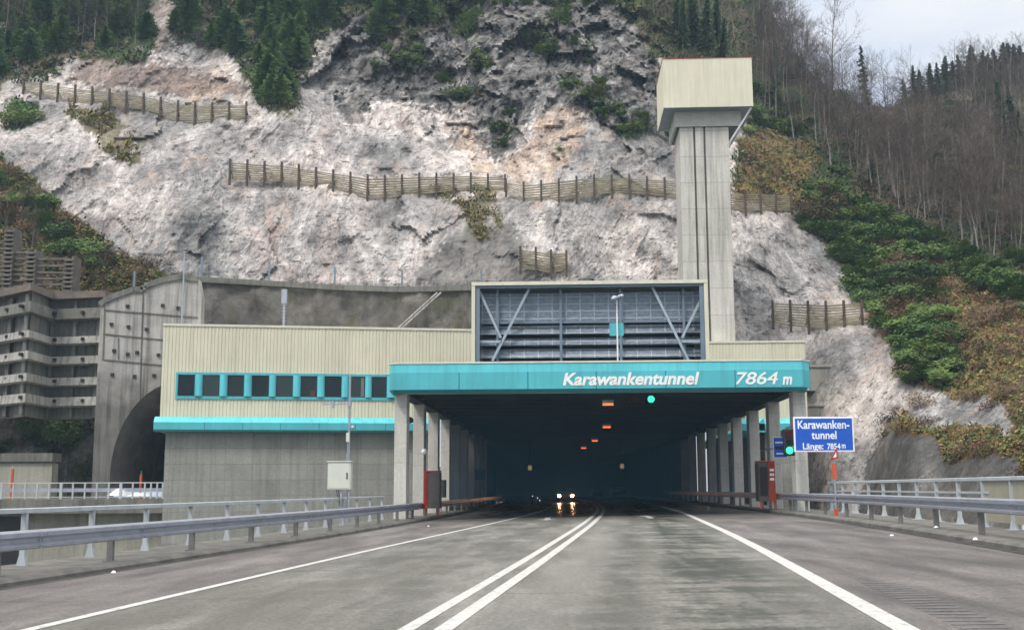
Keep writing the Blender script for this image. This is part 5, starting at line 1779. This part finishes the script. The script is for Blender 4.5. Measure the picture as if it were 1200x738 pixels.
# explicit skyline trees
for (px, py, hpx, mi, lab) in ((975, 108, 128, 0, 'tallest bare tree standing against the sky right of the tower'), (905, 40, 70, 2, 'bare tree on the ridge nearest the top edge of the picture'),
                               (945, 92, 78, 3, 'bare ridge tree left of the tallest bare tree'), (1010, 128, 62, 1, 'bare ridge tree just right of the tallest bare tree'),
                               (1038, 132, 72, 4, 'bare ridge tree with wide crown beside the thin spruce'), (1052, 134, 52, 2, 'low bare tree at the dip of the ridge'),
                               (927, 74, 84, 1, 'slender bare tree on the steep ridge at the upper right')):
    plant(BARE[mi], 'bare_tree', ('trunk', 'crown'), px, py, hpx, 10, lab, 'tree', 'bare ridge trees')
plant(CONS[0], 'spruce_tree', ('trunk', 'crown'), 1016, 132, 90, 9, 'thin ragged spruce rising above the ridge dip', 'tree', None)
for i, (px, py, hpx, w) in enumerate(((1062, 128, 40, .8), (1072, 122, 50, .8), (1080, 120, 42, .9), (1090, 116, 46, 1), (1099, 113, 42, .9), (1108, 110, 48, 1), (1118, 108, 42, 1.1), (1127, 104, 44, 1), (1136, 104, 52, 1), (1144, 104, 56, 1), (1152, 100, 44, 1), (1160, 98, 40, 1), (1168, 98, 46, 1), (1175, 102, 56, 1), (1183, 98, 54, 1.1), (1191, 98, 50, 1.1), (1199, 96, 48, 1.1), (1208, 96, 50, 1.1), (1215, 100, 60, 1), (1235, 96, 60, 1), (1260, 90, 60, 1))):
    plant(CON[i % 3], 'spruce_tree', ('trunk', 'crown'), px, py, hpx, 9, 'dark spruce on the far ridge at the right, against the sky', 'tree', 'dark spruces on the far ridge', w * 1.35)
for i, (px, py, hpx, w) in enumerate(((1178, 170, 80, .9), (1196, 200, 80, .9), (1172, 145, 60, .8), (1190, 165, 70, .9))):
    plant(CON[i % 3], 'spruce_tree', ('trunk', 'crown'), px, py, hpx, 9, 'dark spruce on the slope below the ridge at the right edge', 'tree', 'spruces at the right edge', w)
for i, (px, py, hpx) in enumerate(((800, 62, 78), (815, 58, 90), (828, 66, 84), (838, 50, 70), (792, 40, 60), (845, 75, 60))):
    plant(CON[i % 3], 'spruce_tree', ('trunk', 'crown'), px, py, hpx, 9, 'dark spruce behind the top of the concrete tower', 'tree', 'dark spruces behind the tower head', .8)


def scatter(poly, n, fn, mind=0):
    xs = [p[0] for p in poly]; ys_ = [p[1] for p in poly]; out = []; tries = 0
    while len(out) < n and tries < n * 60:
        tries += 1
        x, y = RV.uniform(min(xs), max(xs)), RV.uniform(min(ys_), max(ys_))
        if not polymask(poly, x, y) or y < sky_y(x) + 3: continue
        if mind and any((x - a) ** 2 + (y - b) ** 2 < mind * mind for a, b in out): continue
        out.append((x, y)); fn(x, y)
    return out


WOOD = [(885, 60), (910, 55), (960, 100), (1040, 138), (1100, 118), (1230, 100), (1250, 330), (1120, 300), (1040, 240), (960, 200), (885, 130)]
scatter(WOOD, 190, lambda x, y: plant(BARE[RV.randrange(5)], 'bare_tree', ('trunk', 'crown'), x, y, RV.uniform(55, 88) * (1.12 if y > 190 else 1), 10,
        'slim leafless tree in the brown wood on the right-hand hillside', 'tree', 'leafless trees of the right-hand wood', RV.uniform(.9, 1.35)), 5)
scatter([(720, -60), (900, -60), (890, 40), (880, 100), (780, 50), (740, 10)], 26, lambda x, y: plant(BARE[RV.randrange(5)], 'bare_tree', ('trunk', 'crown'), x, y, RV.uniform(55, 85), 10,
        'leafless tree in the wood above the cliff behind the tower', 'tree', 'leafless trees above the cliff'), 9)
scatter([(0, -30), (160, -30), (170, 50), (90, 60), (0, 90)], 16, lambda x, y: plant(BARE[RV.randrange(5)], 'bare_tree', ('trunk', 'crown'), x, y, RV.uniform(60, 85), 10,
        'leafless tree among the evergreens at the upper left', 'tree', 'leafless trees at the upper left'), 12)
for (px, py, hpx, lab) in ((8, 282, 75, 'thin bare birch at the left edge above the crib wall'), (36, 300, 60, 'thin bare sapling beside the crib wall'), (22, 275, 66, 'leaning bare sapling on the left slope')):
    plant(BARE[px % 5], 'bare_tree', ('trunk', 'crown'), px, py, hpx, 10, lab, 'tree', None, .55)
for i in range(46):
    x = 862 + i * 2.6 + RV.uniform(-3, 3)
    plant(BARE[RV.randrange(5)], 'bare_tree', ('trunk', 'crown'), x, sky_y(x) + RV.uniform(3, 22), RV.uniform(38, 75), 10, 'leafless tree along the steep ridge line above and right of the tower', 'tree', 'leafless trees on the steep ridge', RV.uniform(.9, 1.3))
for (px, py, h) in ((893, 50, 44), (922, 100, 50), (938, 96, 40), (905, 95, 46), (958, 112, 34), (968, 150, 42), (1075, 180, 40), (1130, 240, 46), (1020, 215, 38), (1095, 230, 44), (1005, 165, 36)):
    plant(CON[px % 3], 'spruce_tree', ('trunk', 'crown'), px, py, h, 9, 'dark spruce standing among the leafless trees of the right-hand wood', 'tree', 'spruces among the leafless wood', 1.3)
scatter(WOOD, 90, lambda x, y: plant(BUSH[RV.randrange(3)] if RV.random() < .5 else DRY[RV.randrange(2)], 'wood_shrub', ('stem', 'foliage'), x, y, RV.uniform(7, 14), 1.3, 'low shrub on the floor of the right-hand wood', 'shrub', 'shrubs on the floor of the wood', RV.uniform(1.3, 2.2)), 8)
# evergreens top left
LP_ = [(-20, -20), (-20, 90), (60, 86), (90, 58), (150, 74), (175, 60), (165, -20)]
scatter(LP_, 42, lambda x, y: plant(PINE[RV.randrange(3)], 'pine_tree', ('trunk', 'crown'), x, y, RV.uniform(26, 44), 5.2, 'bushy dark pine on the slope at the upper left corner', 'tree', 'bushy pines at the upper left corner', RV.uniform(.9, 1.3)), 11)
LP2 = [(205, -20), (205, 38), (240, 52), (280, 68), (290, 100), (315, 128), (350, 126), (345, 95), (370, 45), (405, 26), (430, -20)]
scatter(LP2, 58, lambda x, y: plant(PINE[RV.randrange(3)], 'pine_tree', ('trunk', 'crown'), x, y, RV.uniform(26, 46), 5.2, 'bushy dark pine in the tongue of forest reaching down the upper cliff', 'tree', 'pines of the upper forest tongue', RV.uniform(.9, 1.3)), 9)
LP3 = [(430, -20), (440, 58), (478, 52), (503, 25), (545, 18), (556, -20)]
scatter(LP3, 22, lambda x, y: plant(PINE[RV.randrange(3)], 'pine_tree', ('trunk', 'crown'), x, y, RV.uniform(24, 42), 5.2, 'bushy pine at the top of the cliff above its centre', 'tree', 'pines at the top centre of the cliff', RV.uniform(.9, 1.3)), 10)
for (cx_, cy_, rx, ry) in PATCH:
    plant(BUSH[RV.randrange(3)], 'cliff_shrub', ('stem', 'foliage'), cx_, cy_ + ry * .6, ry * 1.5, 1.3, 'green shrub clinging to the bare rock of the cliff', 'shrub', 'green shrubs on the bare cliff', max(1, rx / ry * .8))
scatter(DK, 32, lambda x, y: plant(BUSH[RV.randrange(3)], 'cliff_shrub', ('stem', 'foliage'), x, max(y, 6), RV.uniform(5, 11), 1.3, 'small shrub on the dark crag above the timber fences', 'shrub', 'small shrubs on the dark crag', RV.uniform(1, 2)), 9)
# green slope right
G1 = [(935, 215), (1010, 240), (1080, 290), (1110, 380), (1130, 430), (1100, 462), (1066, 450), (1040, 400), (1005, 345), (975, 300), (940, 262)]
scatter(G1, 250, lambda x, y: plant(BUSH[RV.randrange(3)] if RV.random() < .78 else DRY[RV.randrange(2)], 'slope_bush', ('stem', 'foliage'), x, y, RV.uniform(8, 19), 1.3, 'bush on the green slope between the pale rock and the brown wood', 'bush', 'bushes of the right-hand slope', RV.uniform(1.1, 2.0)), 4)
G2 = [(1060, 270), (1210, 335), (1230, 380), (1190, 360), (1120, 322), (1080, 312)]
scatter(G2, 34, lambda x, y: plant(BUSH[RV.randrange(3)], 'green_bush', ('stem', 'foliage'), x, y, RV.uniform(12, 20), 1.3, 'low green bush in the band above the ochre slope at the right', 'bush', 'green bushes above the ochre slope', RV.uniform(1.1, 1.7)), 8)
scatter([(875, 100), (940, 125), (935, 165), (900, 150), (868, 165)], 14, lambda x, y: plant(BUSH[RV.randrange(3)], 'green_bush', ('stem', 'foliage'), x, y, RV.uniform(12, 20), 1.3, 'green bush on the slope just right of the tower head', 'bush', 'green bushes right of the tower head', 1.3), 8)
scatter(O2, 46, lambda x, y: plant(DRY[RV.randrange(2)], 'dry_bush', ('stem', 'foliage'), x, y, RV.uniform(10, 18), 1.2, 'rusty brown dry bush on the ochre slope at the right', 'bush', 'dry bushes on the ochre slope', RV.uniform(1, 1.6)), 10)
scatter([(0, 195), (35, 215), (75, 255), (130, 290), (190, 322), (150, 335), (95, 330), (60, 290), (0, 270)], 30, lambda x, y: plant(DRY[RV.randrange(2)] if RV.random() < .55 else BUSH[RV.randrange(3)], 'slope_bush', ('stem', 'foliage'), x, y, RV.uniform(10, 20), 1.2, 'small bush on the brown slope above the ribbed wall', 'bush', 'bushes on the left-hand slope', RV.uniform(1, 1.5)), 10)
for (px, py, h, lab) in ((105, 302, 26, 'bright green bush on the left slope beside the crib wall'), (22, 148, 26, 'dark evergreen bush at the left end of the upper fence'), (70, 520, 34, 'green bush below the ribbed wall near the dark arch'), (30, 512, 20, 'low bush on the ledge at far left'), (90, 505, 22, 'small bush under the lowest rib')):
    plant(BUSH[0], 'green_bush', ('stem', 'foliage'), px, py, h, 1.3, lab, 'bush', None, 1.3)
# copies of tuft meshes near the lower-left ledge sit in front of the terrain
def undergrowth():
    me = bpy.data.meshes.new('undergrowth'); v = []; f = []; cols = []
    rng = random.Random(5)
    PAL = {1: [(.15, .13, .04), (.09, .10, .03), (.2, .15, .06)], 2: [(.028, .060, .022), (.045, .08, .026), (.085, .105, .03), (.07, .055, .04)],
           3: [(.075, .055, .05), (.05, .06, .035), (.10, .07, .055), (.035, .06, .03)], 4: [(.19, .135, .05), (.13, .08, .045), (.08, .11, .035), (.22, .18, .07), (.10, .13, .04)]}
    cnt = 0
    for _ in range(90000):
        px = rng.uniform(-60, 1260); py = rng.uniform(max(sky_y(px), -10), 560)
        if 225 < px < 900 and py > 300: continue
        p = at(px, py, D0(px, py)); _c, rk, g = classify(px, py, p)
        if not g: continue
        p = on_terrain(px, py); cnt += 1
        base = rng.choice(PAL[g])
        s = (.09 + .13 * rng.random()) * (p.y / 100) ** .8
        for k in range(4):
            c = p + Vector((rng.uniform(-.5, .5), rng.uniform(-.5, .1), rng.uniform(0, .6))) * s * 3.5
            a = Vector((rng.gauss(0, 1), rng.gauss(0, 1), rng.gauss(.4, 1))).normalized(); b = a.orthogonal().normalized()
            n = len(v); v += [tuple(c - a * s), tuple(c - b * s * .5), tuple(c + a * s), tuple(c + b * s * .5)]
            f.append((n, n + 1, n + 2, n + 3)); h = rng.uniform(.7, 1.3); cols += [(base[0] * h, base[1] * h, base[2] * h, 1)] * 4
    me.from_pydata(v, [], f); me.materials.append(M['ground_leaf'])
    ca = me.attributes.new('Col', 'FLOAT_COLOR', 'POINT'); ca.data.foreach_set('color', [c for q in cols for c in q])
    o = ob('undergrowth', me); tag(o, 'low green and rusty undergrowth covering the slopes', 'undergrowth', None, 'stuff')


undergrowth()

# thin damp haze in the valley air
hm = bpy.data.materials.new('valley_haze'); hm.use_nodes = True
hn = hm.node_tree; hn.nodes.clear()
ho = hn.nodes.new('ShaderNodeOutputMaterial'); hv = hn.nodes.new('ShaderNodeVolumeScatter')
hv.inputs['Color'].default_value = (.55, .78, 1, 1); hv.inputs['Density'].default_value = .00038; hv.inputs['Anisotropy'].default_value = .2
hn.links.new(hv.outputs[0], ho.inputs['Volume'])
o = MB().box(-150, 160, -30, 330, -3.5, 120).build('haze', hm); tag(o, kind='structure')

eh = hm.copy(); eh.name = 'tunnel_tint_haze'  # second, blue haze volume, added to turn the dark tunnel interior bluer
v_ = [n for n in eh.node_tree.nodes if n.type == 'VOLUME_SCATTER'][0]
v_.inputs['Color'].default_value = (.10, .55, 1, 1); v_.inputs['Density'].default_value = .006
o = MB().box(-7.4, 10.3, 57, 190, .6, 5.7).build('tint_haze', eh); tag(o, kind='structure')

# ------------------------------------------------------------------ world, sun, camera
w = bpy.data.worlds.new('World'); bpy.context.scene.world = w; w.use_nodes = True
nt = w.node_tree; bg = nt.nodes['Background']
sky = nt.nodes.new('ShaderNodeTexSky'); sky.sky_type = 'NISHITA'; sky.sun_disc = False
EL, AZ = R(48), R(215)
sky.sun_elevation = EL; sky.sun_rotation = AZ
tc = nt.nodes.new('ShaderNodeTexCoord'); mp_ = nt.nodes.new('ShaderNodeMapping'); mp_.inputs['Scale'].default_value = (1, 1, 2.6)
nz = nt.nodes.new('ShaderNodeTexNoise'); nz.inputs['Scale'].default_value = 3.4; nz.inputs['Detail'].default_value = 6; nz.inputs['Roughness'].default_value = .5
nt.links.new(tc.outputs['Generated'], mp_.inputs[0]); nt.links.new(mp_.outputs[0], nz.inputs['Vector'])
rp = nt.nodes.new('ShaderNodeValToRGB'); rp.color_ramp.elements[0].position = .40; rp.color_ramp.elements[0].color = (4.9, 6.3, 8.9, 1)
rp.color_ramp.elements[1].position = .58; rp.color_ramp.elements[1].color = (7.9, 8.5, 9.4, 1)
nt.links.new(nz.outputs[0], rp.inputs[0])
mx = nt.nodes.new('ShaderNodeMix'); mx.data_type = 'RGBA'; mx.inputs[0].default_value = .85
sx_ = nt.nodes.new('ShaderNodeSeparateXYZ'); nt.links.new(tc.outputs['Generated'], sx_.inputs[0])
m1 = nt.nodes.new('ShaderNodeMath'); m1.operation = 'MAXIMUM'; nt.links.new(sx_.outputs[2], m1.inputs[0]); m1.inputs[1].default_value = 0
mp3 = nt.nodes.new('ShaderNodeMath'); mp3.operation = 'POWER'; nt.links.new(m1.outputs[0], mp3.inputs[0]); mp3.inputs[1].default_value = 3
m2 = nt.nodes.new('ShaderNodeMath'); m2.operation = 'MULTIPLY_ADD'; nt.links.new(mp3.outputs[0], m2.inputs[0]); m2.inputs[1].default_value = 2.8; m2.inputs[2].default_value = .86
vs = nt.nodes.new('ShaderNodeVectorMath'); vs.operation = 'SCALE'; wm_ = nt.nodes.new('ShaderNodeMix'); wm_.data_type = 'RGBA'; nt.links.new(m1.outputs[0], wm_.inputs[0]); nt.links.new(rp.outputs[0], wm_.inputs[6]); wm_.inputs[7].default_value = (8.7, 8.35, 7.9, 1)
nt.links.new(wm_.outputs[2], vs.inputs[0]); nt.links.new(m2.outputs[0], vs.inputs[3])
nt.links.new(sky.outputs[0], mx.inputs[6]); nt.links.new(vs.outputs[0], mx.inputs[7]); nt.links.new(mx.outputs[2], bg.inputs[0])
bg.inputs[1].default_value = .12

sun = bpy.data.lights.new('sun', 'SUN'); sun.energy = 2.0; sun.angle = R(12); sun.color = (1, .95, .88)
so = bpy.data.objects.new('sun', sun); C.objects.link(so)
# direction towards the sun, matching the sky
sd = Vector((math.sin(AZ) * math.cos(EL), math.cos(AZ) * math.cos(EL), math.sin(EL)))
so.rotation_euler = sd.to_track_quat('Z', 'Y').to_euler()
so.location = sd * 50

cam = bpy.data.cameras.new('camera'); co = bpy.data.objects.new('camera', cam); C.objects.link(co)
cam.sensor_width = 36; cam.lens = 36 * F / 1200; cam.clip_end = 3000; cam.clip_start = .1
f = Vector(ray(600, 369)).normalized(); rgt = (Vector(ray(700, 369)) - Vector(ray(500, 369))).normalized(); up = rgt.cross(f)
co.matrix_world = Matrix(((rgt.x, up.x, -f.x, 0), (rgt.y, up.y, -f.y, 0), (rgt.z, up.z, -f.z, CAMH), (0, 0, 0, 1)))
sc = bpy.context.scene; sc.camera = co
sc.view_settings.view_transform = 'Standard'; sc.view_settings.look = 'None'; sc.view_settings.exposure = 0; sc.view_settings.gamma = 1
sc.cycles.volume_bounces = 1; sc.cycles.max_bounces = 6; sc.cycles.diffuse_bounces = 3; sc.cycles.glossy_bounces = 3
sc.cycles.use_denoising = True
